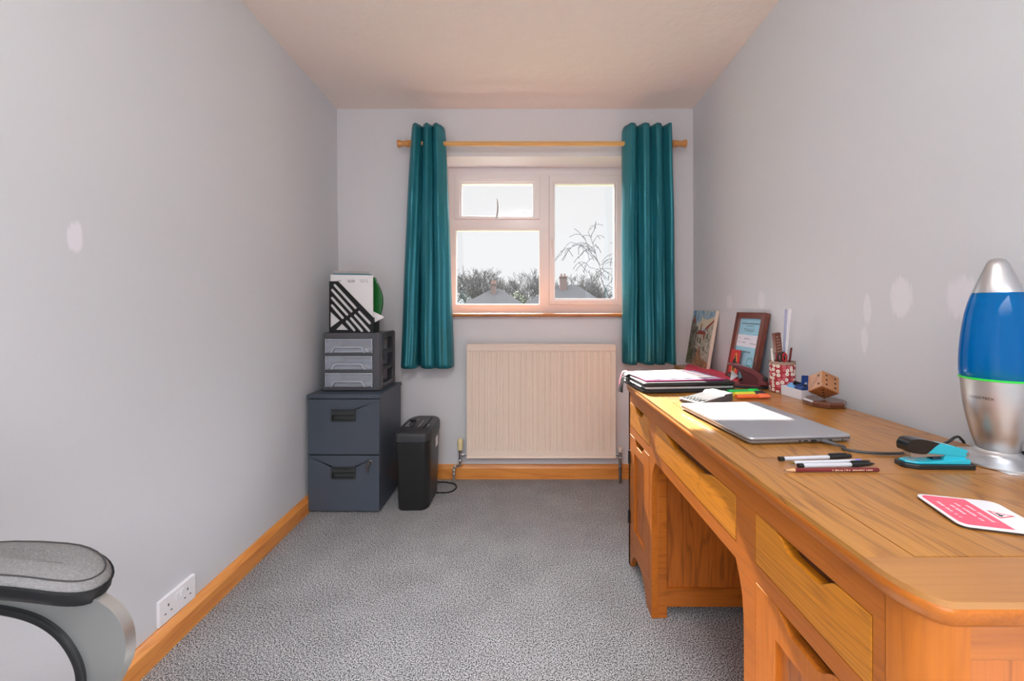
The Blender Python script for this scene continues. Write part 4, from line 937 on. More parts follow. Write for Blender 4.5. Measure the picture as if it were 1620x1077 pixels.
# pencil pot and what stands in it
def pot_mat():
    m = bpy.data.materials.new('floral pot fabric'); m.use_nodes = True
    n = m.node_tree.nodes; l = m.node_tree.links; b = n['Principled BSDF']; b.inputs['Roughness'].default_value = 0.6
    t = n.new('ShaderNodeTexCoord'); v = n.new('ShaderNodeTexVoronoi'); v.inputs['Scale'].default_value = 62; v.inputs['Randomness'].default_value = 0.7; v.voronoi_dimensions = '2D'
    sx_ = n.new('ShaderNodeSeparateXYZ'); l.new(t.outputs['Object'], sx_.inputs[0]); at = n.new('ShaderNodeMath'); at.operation = 'ARCTAN2'; l.new(sx_.outputs['Y'], at.inputs[0]); l.new(sx_.outputs['X'], at.inputs[1])
    ml = n.new('ShaderNodeMath'); ml.operation = 'MULTIPLY'; ml.inputs[1].default_value = 0.044; l.new(at.outputs[0], ml.inputs[0]); cb_ = n.new('ShaderNodeCombineXYZ'); l.new(ml.outputs[0], cb_.inputs[0]); l.new(sx_.outputs['Z'], cb_.inputs[1])
    l.new(cb_.outputs[0], v.inputs['Vector'])
    cr = n.new('ShaderNodeValToRGB'); cr.color_ramp.interpolation = 'CONSTANT'; e = cr.color_ramp.elements
    e[0].position = 0; e[0].color = lin((150, 120, 80)) + (1,); e[1].position = 0.12; e[1].color = lin((240, 232, 220)) + (1,)
    x = e.new(0.42); x.color = lin((168, 44, 52)) + (1,)
    l.new(v.outputs['Distance'], cr.inputs[0])
    s = n.new('ShaderNodeSeparateColor'); l.new(v.outputs['Color'], s.inputs[0])
    g_ = n.new('ShaderNodeMath'); g_.operation = 'GREATER_THAN'; g_.inputs[1].default_value = 0.62; l.new(s.outputs[0], g_.inputs[0])
    lt = n.new('ShaderNodeMath'); lt.operation = 'LESS_THAN'; lt.inputs[1].default_value = 0.42; l.new(v.outputs['Distance'], lt.inputs[0])
    mu = n.new('ShaderNodeMath'); mu.operation = 'MULTIPLY'; l.new(g_.outputs[0], mu.inputs[0]); l.new(lt.outputs[0], mu.inputs[1])
    mx = n.new('ShaderNodeMix'); mx.data_type = 'RGBA'; l.new(cr.outputs[0], mx.inputs['A']); mx.inputs['B'].default_value = lin((204, 96, 108)) + (1,)
    l.new(mu.outputs[0], mx.inputs['Factor']); l.new(mx.outputs['Result'], b.inputs['Base Color'])
    return m
PX, PYY = 1.0, 1.575
pz = DT + 0.0006
pot = thing('pencil_pot', 'round red floral pencil pot standing by the wall', 'pencil pot', (PX, PYY, pz))
obj('pot_wall', lathe(B(), [(0.030, 0.0), (0.0420, 0.0), (0.0440, 0.003), (0.0440, 0.116), (0.0415, 0.116), (0.0415, 0.004), (0.001, 0.004)], (0, 0, 0), 40), pot_mat(), pot, smooth=False)
obj('rim_band', lathe(B(), [(0.0413, 0.107), (0.0446, 0.107), (0.0448, 0.118), (0.0413, 0.118), (0.0413, 0.107)], (0, 0, 0), 40), mat('taupe band', (168, 140, 122), rough=0.6), pot)
def ppx(px, py, dy=0.0):   # a point above the pot seen at that pixel, dy = offset in depth
    y = PYY + dy; return Vector(((px - 831) / 640 * y, y, 1.1 - (py - 489) / 640 * y))
def stick(name, label, cat, foot, head, rad, m_, n=8, flat=None):
    t_ = thing(name, label, cat, foot)
    return t_
bz = pz + 0.006
def ruler(label, foot, head, w_, m_, tick=True):
    foot, head = Vector(foot), Vector(head); t_ = thing('ruler', label, 'ruler', foot)
    a = head - foot; L = a.length; e2 = a.normalized(); e1 = Vector((1, 0.25, 0)); e1 = (e1 - e2 * e1.dot(e2)).normalized(); e3 = e1.cross(e2)
    F_ = (Vector((0, 0, 0)), e1, e2, e3)
    obj('blade', plate(B(), [(-w_ / 2, 0), (w_ / 2, 0), (w_ / 2, L), (-w_ / 2, L)], [], -0.001, 0.001, F_), m_, t_)
    bm = B()
    for i in range(int(L / 0.004)): plate(bm, [(-w_ / 2, 0.002 + i * 0.004), (-w_ / 2 + (0.006 if i % 5 == 0 else 0.0035), 0.002 + i * 0.004), (-w_ / 2 + (0.006 if i % 5 == 0 else 0.0035), 0.0028 + i * 0.004), (-w_ / 2, 0.0028 + i * 0.004)], [], -0.0013, -0.001, F_)
    obj('scale_marks', bm, mat('ruler marks', (110, 116, 150), rough=0.6), t_)
    return t_
ruler('clear plastic ruler standing in the floral pot, the left of two', (PX + 0.008, PYY + 0.012, bz), ppx(1243.5, 489, 0.02), 0.010, mat('clear blue ruler', (186, 192, 222), rough=0.15, alpha=0.6))
ruler('white ruler standing in the floral pot, the right of two', (PX + 0.014, PYY + 0.020, bz), ppx(1250.5, 488, 0.02), 0.012, mat('white ruler', (240, 240, 244), rough=0.25))
# carved wooden handle
f_, h_ = Vector((PX - 0.01, PYY - 0.012, bz)), ppx(1228, 526, -0.02)
t_ = thing('wooden_stick', 'brown carved wooden tool handle sticking up from the floral pot', 'tool', f_)
a = (h_ - f_); mid = a * 0.66
obj('handle', tube(B(), [a * 0.0, mid], [0.0035, 0.005], 10), mat('orange brown stem', (172, 74, 48), rough=0.5), t_, smooth=True)
e2 = a.normalized(); e1 = Vector((1, 0.3, 0)); e1 = (e1 - e2 * e1.dot(e2)).normalized(); e3 = e1.cross(e2); F_ = (Vector((0, 0, 0)), e1, e2, e3)
obj('carved_head', plate(B(), rrect(-0.015, 0.015, a.length * 0.64, a.length, 0.005), [], -0.006, 0.006, F_), wood('carved dark wood', (122, 62, 44), (60, 28, 22), axis='z', ring=30), t_, bevel=0.002)
bm = squiggle_lines(B(), [(-0.010, 0.010, a.length * (0.67 + 0.05 * i)) for i in range(6)], F_, 6, 0.006, 0.0005)
bmesh.ops.translate(bm, verts=bm.verts, vec=-e3 * 0.0064 if e3.y > 0 else e3 * 0.0064); obj('carving', bm, mat('pale carving', (176, 140, 124), rough=0.6), t_)
# scissors
sc = thing('scissors', 'black and red handled scissors standing in the floral pot', 'scissors', (PX - 0.014, PYY - 0.022, bz))
for s, m_ in ((-1, black_pl), (1, mat('red grip', (190, 36, 40), rough=0.4))):
    c = Vector((s * 0.0095, 0, 0.128)); rings = []
    for k in range(17):
        A = 2 * PI * k / 16; ctr = c + Vector((0.007 * math.cos(A), 0, 0.016 * math.sin(A))); rd = Vector((math.cos(A), 0, math.sin(A)))
        rings.append([ctr + (rd * math.cos(q) + Vector((0, 1, 0)) * math.sin(q)) * 0.0034 for q in [2 * PI * i / 8 for i in range(8)]])
    hb = loft(B(), rings, cap=False); obj('handle', hb, m_, sc, smooth=True)
    obj('blade', plate(B(), [(s * 0.006, 0.112), (s * 0.002, 0.112), (-s * 0.002, 0.0), (s * 0.004, 0.04)], [], s * 0.0008 - 0.0007, s * 0.0008 + 0.0007, FXZ), steel, sc)
def pen_at(name, label, cat, foot, head, parts):
    foot, head = Vector(foot), Vector(head); t_ = thing(name, label, cat, foot); a = head - foot
    for nm, u0, u1, r0, r1, m_ in parts: obj(nm, tube(B(), [a * u0, a * u1], [r0, r1], 10), m_, t_, smooth=True)
    return t_
pen_at('felt_pen', 'white and black felt pen at the left of the floral pot', 'pen', (PX - 0.026, PYY + 0.0, bz), ppx(1221, 551, 0), [('barrel', 0, 0.62, 0.004, 0.004, black_pl), ('cap', 0.62, 1, 0.0046, 0.0042, mat('white pen cap', (236, 234, 230), rough=0.3))])
pen_at('felt_pen', 'red felt pen standing behind the scissors in the pot', 'pen', (PX - 0.006, PYY + 0.010, bz), ppx(1228, 549, 0.01), [('barrel', 0, 0.7, 0.0042, 0.0042, mat('red grip', (190, 36, 40))), ('cap', 0.7, 1, 0.005, 0.0045, mat('deep red cap', (200, 40, 40), rough=0.3))])
pen_at('marker_pen', 'black marker with white band in the middle of the pot', 'pen', (PX + 0.002, PYY - 0.015, bz), ppx(1239, 556, -0.012), [('barrel', 0, 0.68, 0.005, 0.005, white_paper), ('cap', 0.68, 1, 0.006, 0.005, black_pl)])
pen_at('pencil', 'dark red pencil leaning at the right of the floral pot', 'pencil', (PX + 0.012, PYY - 0.004, bz), ppx(1252, 550, 0.0), [('barrel', 0, 0.96, 0.0038, 0.0038, mat('maroon pencil', (112, 32, 36), rough=0.35)), ('eraser_end', 0.96, 1, 0.0038, 0.0034, mat('maroon tip', (90, 26, 30), rough=0.35))])

# white tray box with oddments
tx, ty = 1.004, 1.475
tr = thing('small_box', 'open white box of oddments between floral pot and wooden dice', 'box', (tx, ty, DT + 0.0006), R(3))
bm = B(); w_, d_, h_ = 0.074, 0.105, 0.034
plate(bm, [(-w_ / 2, -d_ / 2), (w_ / 2, -d_ / 2), (w_ / 2, d_ / 2), (-w_ / 2, d_ / 2)], [[(-w_ / 2 + 0.002, -d_ / 2 + 0.002), (w_ / 2 - 0.002, -d_ / 2 + 0.002), (w_ / 2 - 0.002, d_ / 2 - 0.002), (-w_ / 2 + 0.002, d_ / 2 - 0.002)]], 0, h_, FXY)
box(bm, -w_ / 2 + 0.002, w_ / 2 - 0.002, -d_ / 2 + 0.002, d_ / 2 - 0.002, 0, 0.002); obj('tray', bm, mat('white card box', (226, 228, 236), rough=0.5), tr)
zt = DT + 0.003
def lump(name, label, cat, loc, sx, sy, sz_, m_, rz=0, seed=0, rot=None, sub=2):
    bm = B(); bmesh.ops.create_icosphere(bm, subdivisions=3, radius=1)
    for v in bm.verts:
        k = 1 + 0.35 * noise.noise(v.co * 1.7 + Vector((seed, 0, 0))); v.co = Vector((v.co.x * sx * k, v.co.y * sy * k, v.co.z * sz_ * k))
    o_ = obj(name, bm, m_, smooth=True); o_.location = loc; o_.rotation_euler = rot or (0, 0, rz); return tag(o_, label, cat)
lump('tack_lump', 'light blue blob of sticky tack at the left of the white box', 'sticky tack', (tx - 0.008, ty + 0.028, zt + 0.026), 0.022, 0.016, 0.020, mat('light blue tack', (110, 170, 220), rough=0.5), 0.4, 2)
lump('tack_wrapper', 'crumpled dark blue wrapper in the middle of the white box', 'wrapper', (tx - 0.010, ty - 0.012, zt + 0.024), 0.018, 0.020, 0.021, mat('dark blue wrapper', (26, 60, 120), rough=0.3), 0.2, 7)
bm = B(); box(bm, -0.02, 0.02, -0.006, 0.006, 0, 0.012); o_ = obj('bulldog_clip', bm, black_pl, bevel=0.001); o_.location = (tx - 0.0, ty + 0.006, zt + 0.037); o_.rotation_euler = (0.2, 0.25, -0.8); tag(o_, 'black clip on top of the blue wrapper in the white box', 'clip')
gt = thing('glue_tube', 'blue glue tube with white letter upright at the back of the white box', 'tube', (tx + 0.010, ty - 0.004, zt + 0.002), rot=(0.0, 0.05, 0.15))
obj('tube_body', loft(B(), [[(-0.011, -0.006, 0.012), (0.011, -0.006, 0.012), (0.011, 0.006, 0.012), (-0.011, 0.006, 0.012)], [(-0.014, -0.001, 0.074), (0.014, -0.001, 0.074), (0.014, 0.001, 0.074), (-0.014, 0.001, 0.074)]]), mat('navy tube', (24, 62, 134), rough=0.3), gt, bevel=0.001)
obj('cap', lathe(B(), [(0.005, 0), (0.007, 0.001), (0.007, 0.012), (0.005, 0.0125)], (0, 0, 0), 12), white_paper, gt)
bm = text_bm('e', 0.026, Matrix.Translation((0, -0.0052, 0.046)) @ Matrix.Rotation(R(95), 4, 'X')); obj('lettering', bm, white_paper, gt)
bm = B(); box(bm, -0.007, 0.007, -0.007, 0.007, 0, 0.046); o_ = obj('eraser', bm, mat('red block', (196, 40, 52), rough=0.5), bevel=0.001); o_.location = (tx + 0.002, ty + 0.036, zt); o_.rotation_euler = (0, 0, 0.5); tag(o_, 'small red block at the back of the white box', 'eraser')

# wooden dice on an octagonal base
dcx, dcy = 0.998, 1.350
db = thing('dice_ornament', 'wooden dice balanced on one corner on an octagonal base', 'ornament', (dcx, dcy, DT + 0.0006))
base_w = wood('walnut base', (112, 62, 40), (60, 30, 22), axis='x', ring=12, rough=0.3, coat=0.5)
oc = lambda r: [(r * math.cos(R(22.5 + 45 * i)), r * math.sin(R(22.5 + 45 * i))) for i in range(8)]
obj('base', loft(B(), [[(x, y, 0) for x, y in oc(0.060)], [(x, y, 0.014) for x, y in oc(0.062)], [(x, y, 0.020) for x, y in oc(0.056)]]), base_w, db, bevel=0.001)
rx_ = Vector((0, -0.66, 0.75)).normalized(); rz_ = Vector((0.78, -0.46, -0.42)); rz_ = (rz_ - rx_ * rx_.dot(rz_)).normalized(); ry_ = rz_.cross(rx_)
if sum(ry_) < 0: ry_ = -ry_
ea = [Matrix.Rotation(-math.atan2(dcx, dcy), 3, 'Z') @ Vector((rx_[i], ry_[i], rz_[i])) for i in range(3)]   # edges leaving the nearest corner: up, left, right
Lc = 0.060
near = Vector((0, 0, 0)); corners = [(i, j, k) for i in (0, 1) for j in (0, 1) for k in (0, 1)]
vpos = {c: ea[0] * Lc * c[0] + ea[1] * Lc * c[1] + ea[2] * Lc * c[2] for c in corners}
low = min(vpos.values(), key=lambda v: v.z); off = Vector((0, 0, 0.0195)) - low
bm = B(); V = {c: bm.verts.new(vpos[c] + off) for c in corners}
for ax in range(3):
    for s in (0, 1):
        q = [c for c in corners if c[ax] == s]; o1, o2 = [i for i in range(3) if i != ax]
        q = sorted(q, key=lambda c: math.atan2(c[o2] - .5, c[o1] - .5)); bm.faces.new([V[c] for c in q])
bmesh.ops.recalc_face_normals(bm, faces=bm.faces)
dice_w = wood('dice wood', (186, 128, 84), (132, 82, 50), axis='z', ring=12, rough=0.4)
dc = obj('dice', bm, dice_w, db, bevel=0.003, seg=3)
bm = B()
def pip(face, u, v_):
    e_a, e_b = [ea[i] for i in range(3) if i != face]; nrm = ea[face]; nrm = -nrm
    ctr = off + e_a * Lc * u + e_b * Lc * v_
    ring = [ctr + nrm * 0.0004 + (e_a * math.cos(t) + e_b * math.sin(t)) * 0.0034 for t in [2 * PI * i / 12 for i in range(12)]]
    ring0 = [p - nrm * 0.002 for p in ring]; obj('pip', loft(B(), [ring0, ring]), mat('burnt pips', (48, 26, 16), rough=0.7), dc)
# face spanned by up & left = face index 2 ; up & right = face index 1
for u, v_ in ((0.75, 0.25), (0.25, 0.25)) : pip(2, v_ + 0.0, u) if False else pip(2, u, v_)
for a_ in (0.22, 0.5, 0.78):
    for b_ in (0.25, 0.75): pip(1, a_, b_)
for u, v_ in ((0.28, 0.28), (0.5, 0.5), (0.72, 0.72)): pip(0, u, v_)

# calculator
ca = thing('calculator', 'white pocket calculator with tilted screen beside the highlighters', 'calculator', (0.631, 1.412, DT + 0.0006), R(27))
bm = B(); loft(bm, [[(x, y, z + k * (0.016 if x > 0.02 else 0.0)) for x, y in rrect(-0.088, 0.088, -0.043, 0.043, 0.010)] for z, k in ((0, 0), (0.006, 0.6), (0.009, 1))])
obj('case', bm, mat('dark calculator case', (76, 76, 82), rough=0.4), ca, bevel=0.001)
bm = B(); sl = 0.016
def zc(x): return 0.0095 + (0.0 if x < 0.02 else min(1, (x - 0.02) / 0.03) * sl)
bm = B(); plate(bm, rrect(-0.086, 0.024, -0.041, 0.041, 0.006), [], 0.0088, 0.0112, FXY); loft(bm, [[(0.024, -0.041, 0.0088), (0.024, 0.041, 0.0088), (0.024, 0.041, 0.0112), (0.024, -0.041, 0.0112)], [(0.045, -0.042, 0.0245), (0.045, 0.042, 0.0245), (0.045, 0.042, 0.0275), (0.045, -0.042, 0.0275)], [(0.086, -0.040, 0.0245), (0.086, 0.040, 0.0245), (0.086, 0.040, 0.0275), (0.086, -0.040, 0.0275)]])
obj('faceplate', bm, mat('white calculator face', (236, 236, 238), rough=0.35), ca)
obj('screen', box(B(), 0.048, 0.074, -0.032, 0.032, 0.0276, 0.0282), mat('grey lcd', (196, 202, 198), rough=0.15), ca)
obj('solar_strip', box(B(), 0.077, 0.083, -0.004, 0.018, 0.0276, 0.0281), black_matt, ca)
key_m = mat('light key', (58, 60, 64), rough=0.5); key_d = mat('dark key', (30, 31, 35), rough=0.5)
km = None
for i in range(5):
    for j in range(6):
        x, y = -0.078 + i * 0.0195, -0.034 + j * 0.0125
        kb = B(); box(kb, 0, 0.013, 0, 0.0085, 0, 0.003)
        obj('key', kb, key_d if (j == 0 or i == 4) else key_m, ca, bevel=0.0008, loc=(x, y, 0.0113))

# highlighters
def highlighter(label, x, y, rz, body, cap, cap_right=True):
    h = thing('highlighter', label, 'highlighter', (x, y, DT + 0.0006), rz, group='highlighters beside the calculator')
    s = 1 if cap_right else -1
    def fl(bm, x0, x1, r0, r1): return loft(bm, [[(x, y * k, 0.008 + z * k) for y, z in [(0.0125 * math.cos(2 * PI * i / 16), 0.008 * math.sin(2 * PI * i / 16)) for i in range(16)]] for x, k in ((x0, r0), (x0 + s * 0.003, r0 + 0.05), (x1 - s * 0.003, r1), (x1, r1 - 0.08))])
    obj('barrel', fl(B(), -s * 0.062, s * 0.018, 0.85, 0.97), body, h, smooth=True); obj('cap', fl(B(), s * 0.018, s * 0.060, 0.99, 0.85), cap, h, smooth=True)
    obj('clip', box(B(), min(s * 0.022, s * 0.055), max(s * 0.022, s * 0.055), -0.003, 0.003, 0.0155, 0.0175), cap, h, bevel=0.0008)
    return h
highlighter('green highlighter, farthest of the three pens by the calculator', 0.828, 1.535, R(4), mat('green hl', (40, 190, 90), rough=0.25), mat('green cap', (44, 214, 96), rough=0.2))
highlighter('yellow highlighter with dark cap between the green and orange ones', 0.826, 1.492, R(6), mat('yellow hl', (232, 226, 70), rough=0.3), mat('dark hl cap', (50, 50, 60), rough=0.3))
highlighter('orange highlighter, nearest of the three pens by the calculator', 0.814, 1.447, R(3), mat('orange hl', (240, 110, 60), rough=0.25), mat('orange cap', (250, 128, 84), rough=0.25))

# laptop
lt = thing('laptop', 'closed silver laptop lying on the desk in the sunlight', 'laptop', (0.641, 1.135, DT + 0.0006), R(5))
alu = mat('laptop aluminium', (176, 178, 184), rough=0.36, metal=0.55, spec=0.5); alu_d = mat('laptop base', (150, 152, 158), rough=0.35, metal=0.6)
def lap(bm, w_, l_, z0, z1, r=0.012, ins=0.002):
    return loft(bm, [[(x, y, z) for x, y in rrect(-w_ / 2 + i, w_ / 2 - i, -l_ / 2 + i, l_ / 2 - i, r)] for i, z in ((ins * 2.2, z0), (ins * 0.4, z0 + (z1 - z0) * 0.45), (0, z1))])
obj('base', lap(B(), 0.262, 0.352, 0.0015, 0.0105), alu_d, lt)
obj('lid', loft(B(), [[(x, y, z) for x, y in rrect(-0.131 + i, 0.131 - i, -0.176 + i, 0.176 - i, 0.012)] for i, z in ((0.0005, 0.0122), (0, 0.0150), (0.0012, 0.0180))]), alu, lt)
obj('gap_shade', box(B(), -0.127, 0.127, -0.172, 0.172, 0.0104, 0.0123), black_matt, lt)  # black fill stands in for the shade between lid and base
obj('hinge_bar', tube(B(), [(0.126, -0.150, 0.0085), (0.126, 0.150, 0.0085)], 0.0055, 10), black_pl, lt, smooth=True)
for px_, wd, hh, nm in ((0.104, 0.003, 0.003, 'audio_jack'), (0.070, 0.014, 0.0035, 'usb_port'), (0.030, 0.014, 0.0045, 'usb_port'), (0.010, 0.010, 0.0028, 'usb_port'), (-0.005, 0.004, 0.004, 'audio_jack')):
    obj(nm, box(B(), px_ - wd / 2, px_ + wd / 2, -0.1765, -0.173, 0.0068 - hh / 2, 0.0068 + hh / 2), black_matt, lt)
for x in (-0.11, 0.11):
    for y in (-0.155, 0.155): obj('foot', lathe(B(), [(0.006, 0), (0.006, 0.002)], (x, y, 0), 12), black_matt, lt)
# laptop cable
cw_ = thing('laptop_cable', 'black charging cable running from the laptop to the lamp', 'cable', (0.80, 0.93, DT))
def dk(px, py, z): p = D2(px, py, z); return (p[0], p[1], z)
cz_ = DT + 0.0042
Mlt = Matrix.Translation((0.641, 1.135, 0)) @ Matrix.Rotation(R(5), 4, 'Z')
p0 = Mlt @ Vector((0.052, -0.177, 0)); p1 = Mlt @ Vector((0.060, -0.202, 0))
obj('cable', tube(B(), smooth_path([(p1.x, p1.y, DT + 0.0072), (p1.x + 0.012, p1.y - 0.012, cz_ + 0.001), dk(1335, 710, cz_), dk(1370, 715.5, cz_), dk(1420, 717, cz_), dk(1455, 712, cz_), dk(1480, 705, cz_ + 0.002), (0.975, 0.935, DT + 0.012), (1.015, 0.955, DT + 0.018), (1.038, 0.965, DT + 0.012), (1.056, 0.970, DT - 0.02), (1.060, 0.97, DT - 0.15)], 8), 0.0030, 8), mat('grey black cable', (58, 60, 62), rough=0.45), cw_, True, smooth=True)
pg = B(); dv = Vector((p1.x - p0.x, p1.y - p0.y, 0)).normalized(); tube(pg, [(p0.x, p0.y, DT + 0.0074), (p0.x + dv.x * 0.014, p0.y + dv.y * 0.014, DT + 0.0074), (p1.x + dv.x * 0.006, p1.y + dv.y * 0.006, DT + 0.0072)], [0.0048, 0.0046, 0.0032], 8)
obj('plug', pg, mat('grey plug', (92, 94, 98), rough=0.4), cw_, True)

# pens and pencil
clearb = mat('clear pen barrel', (222, 224, 232), rough=0.12, alpha=0.72); refill = mat('ink refill', (60, 62, 70), rough=0.4)
def biro(label, a, b_, kind):
    a, b_ = Vector(a), Vector(b_); L = (b_ - a).length; rz = math.atan2(b_.y - a.y, b_.x - a.x)
    t_ = thing('ballpoint_pen', label, 'pen', ((a.x + b_.x) / 2, (a.y + b_.y) / 2, DT + 0.0006), rz)
    r = 0.0042; z = r + 0.001; h = L / 2
    T = lambda x0, x1, r0, r1=None, n=10: tube(B(), [(x0, 0, z), (x1, 0, z)], [r0, r1 or r0], n)
    if kind == 'open':
        obj('tip', T(-h, -h + 0.012, 0.0006, 0.003), mat('brass tip', (176, 140, 80), rough=0.3, metal=0.9), t_, smooth=True)
        obj('barrel', T(-h + 0.012, h - 0.012, 0.0040), clearb, t_, smooth=True); obj('refill', T(-h + 0.012, h - 0.03, 0.0017), refill, t_, smooth=True)
        obj('end_plug', T(h - 0.012, h, 0.0043, 0.004), mat('blue end plug', (120, 130, 226), rough=0.3), t_, smooth=True)
    else:
        obj('end_plug', T(-h, -h + 0.010, 0.0047, 0.0047), black_pl, t_); obj('barrel', T(-h + 0.010, h - 0.038, 0.0042), clearb, t_, smooth=True); obj('refill', T(-h + 0.012, h - 0.04, 0.0016), refill, t_, smooth=True)
        cap_ = lathe(B(), [(0.0044, 0), (0.0056, 0.001), (0.0055, 0.022), (0.0050 if kind == 'blunt' else 0.0040, 0.040), (0.0045 if kind == 'blunt' else 0.0012, 0.050), (0.001, 0.0505)], (h - 0.050, 0, z + 0.0008), 12, 'x')
        cp_ = obj('cap', cap_, black_pl, t_, smooth=True); obj('clip', box(B(), h - 0.048, h - 0.010, -0.0018, 0.0018, z + 0.006, z + 0.0078), black_pl, cp_)
    return t_
biro('clear biro with blunt black cap, farthest of the pens before the laptop', (0.533, 0.850, 0), (0.694, 0.864, 0), 'blunt')
biro('uncapped clear biro with blue end, second of the three pens', (0.538, 0.8275, 0), (0.694, 0.838, 0), 'open')
biro('clear biro with pointed black cap, right behind the maroon pencil', (0.548, 0.8125, 0), (0.708, 0.821, 0), 'pointed')
pn = thing('pencil', 'sharpened maroon pencil, nearest in the row of pens', 'pencil', (0.601, 0.7955, DT + 0.0006), R(0.8))
h = 0.094; z = 0.0036
marn = mat('maroon lacquer', (112, 34, 40), rough=0.3, coat=0.4)
obj('barrel', tube(B(), [(-h + 0.022, 0, z), (h, 0, z)], 0.0039, 6), marn, pn)
obj('sharpened_wood', tube(B(), [(-h + 0.004, 0, z), (-h + 0.022, 0, z)], [0.0009, 0.0037], 12), mat('bare cedar', (206, 160, 116), rough=0.6), pn, smooth=True)
obj('lead', tube(B(), [(-h, 0, z), (-h + 0.005, 0, z)], [0.0003, 0.0010], 8), mat('graphite', (70, 70, 74), rough=0.4), pn)
bm = squiggle_lines(B(), [(0.0, 0.035, -0.0012), (0.040, 0.080, -0.0012)], ((0, -0.0036, z + 0.0006), (1, 0, 0), (0, 0.5, 0.86), (0, -0.86, 0.5)), 5, 0.0024, 0.0003); obj('lettering', bm, mat('gold lettering', (222, 190, 150), rough=0.4), pn)

# stapler
aqua = mat('turquoise enamel', (40, 178, 200), rough=0.25, coat=0.4)
stp = thing('stapler', 'turquoise and black stapler on the desk beside the lamp', 'stapler', (0.831, 0.826, DT + 0.0006), R(-1.5))
obj('base', loft(B(), [[(x, y, z) for x, y in [(-0.068, -0.006), (-0.064, -0.012), (-0.046, -0.022), (0.064, -0.022), (0.067, -0.018), (0.067, 0.018), (0.064, 0.022), (-0.046, 0.022), (-0.064, 0.014)]] for z in (0, 0.009)]), black_pl, stp, bevel=0.0015)
obj('base_plate', loft(B(), [[(x, y, z + (0.006 * max(0, (x + 0.0) / 0.06) if k else 0)) for x, y in [(-0.060, -0.006), (-0.044, -0.016), (0.060, -0.016), (0.060, 0.016), (-0.044, 0.016), (-0.060, 0.008)]] for k, z in ((0, 0.009), (1, 0.0125))]), aqua, stp, bevel=0.001)
obj('anvil', plate(B(), capsule((-0.040, 0), (-0.020, 0), 0.007), [], 0.0122, 0.0132, FXY), steel, stp)
obj('hinge_block', plate(B(), [(0.012, 0.013), (0.058, 0.015), (0.054, 0.030), (0.018, 0.028)], [], -0.010, 0.010, FXZ), aqua, stp, bevel=0.001)
obj('release_catch', box(B(), -0.006, 0.012, -0.008, 0.008, 0.0135, 0.020), mat('dark navy catch', (20, 44, 60), rough=0.4), stp, bevel=0.002)
obj('magazine', plate(B(), [(-0.050, 0.022), (-0.044, 0.019), (0.056, 0.0245), (0.056, 0.032), (-0.050, 0.030)], [], -0.0075, 0.0075, FXZ), steel, stp)
up = spath2([(-0.026, 0.0285), (-0.018, 0.034), (-0.008, 0.044), (0.004, 0.0485)], 4) + [(0.030, 0.044), (0.058, 0.036), (0.0645, 0.030), (0.063, 0.024), (0.052, 0.022), (0.0, 0.0265)]
obj('arm', plate(B(), up, [], -0.011, 0.011, FXZ), aqua, stp, bevel=0.002, seg=3)
gr = spath2([(-0.060, 0.034), (-0.0605, 0.044), (-0.055, 0.054), (-0.042, 0.0575), (-0.020, 0.0555), (0.003, 0.0490)], 4) + spath2([(-0.006, 0.043), (-0.018, 0.032), (-0.026, 0.0275), (-0.046, 0.029), (-0.058, 0.0315)], 4)
obj('grip', plate(B(), gr, [], -0.013, 0.013, FXZ), mat('glossy black grip', (22, 22, 24), rough=0.2, coat=0.4), stp, bevel=0.004, seg=3)
obj('rivet', lathe(B(), [(0.0035, -0.0125), (0.0035, 0.0125)], (0.059, 0, 0.0285), 12, 'y'), steel, stp)

# coaster
cr_ = thing('coaster', 'white square coaster with a pink panel and a red warning triangle', 'coaster', (0.701, 0.626, DT + 0.0006), R(-16.5))
q = 0.0535
obj('cork_backing', plate(B(), rrect(-q + 0.0005, q - 0.0005, -q + 0.0005, q - 0.0005, 0.012), [], 0, 0.0028, FXY), mat('dark backing', (58, 42, 36), rough=0.7), cr_)
obj('board', plate(B(), rrect(-q, q, -q, q, 0.013), [], 0.0029, 0.0048, FXY), mat('glossy white coaster', (238, 238, 242), rough=0.2, coat=0.5), cr_, bevel=0.0005)
pp_ = rrect(-q + 0.005, q - 0.005, -q + 0.005, q - 0.005, 0.010); pk = [p for p in pp_ if p[0] < 0.012]
pk = sorted(pk, key=lambda p: math.atan2(p[1], p[0] + 0.02)); 
pink_poly = [(0.012, -q + 0.005), (0.012, q - 0.005)] + [p for p in pp_ if p[0] < 0.0]
obj('pink_panel', plate(B(), pink_poly, [], 0.0048, 0.0050, FXY), mat('coaster pink', (232, 92, 116), rough=0.3, var=0.08, vscale=60), cr_)
Fct = ((0, 0, 0.0050), (0, -1, 0), (1, 0, 0), (0, 0, 1))
obj('lettering', squiggle_lines(B(), [(-0.026, 0.026, -0.038), (-0.018, 0.018, -0.025), (-0.028, 0.030, -0.014), (-0.024, 0.026, -0.002)], Fct, 17, 0.0042, 0.0002), mat('pale pink letters', (250, 206, 214), rough=0.4), cr_)
tri = [(0.018, -0.013), (0.018, 0.013), (0.044, 0.0)]; tri_i = [(0.0205, -0.0095), (0.0205, 0.0095), (0.0395, 0.0)]
obj('warning_triangle', plate(B(), tri, [tri_i], 0.0048, 0.0050, FXY), mat('warning red', (206, 50, 72), rough=0.4), cr_)
bm = B(); plate(bm, [(0.022, -0.004), (0.026, -0.006), (0.027, -0.002), (0.032, 0), (0.027, 0.001), (0.026, 0.005), (0.022, 0.004), (0.024, 0.0)], [], 0.0048, 0.0050, FXY); obj('symbol', bm, black_matt, cr_)

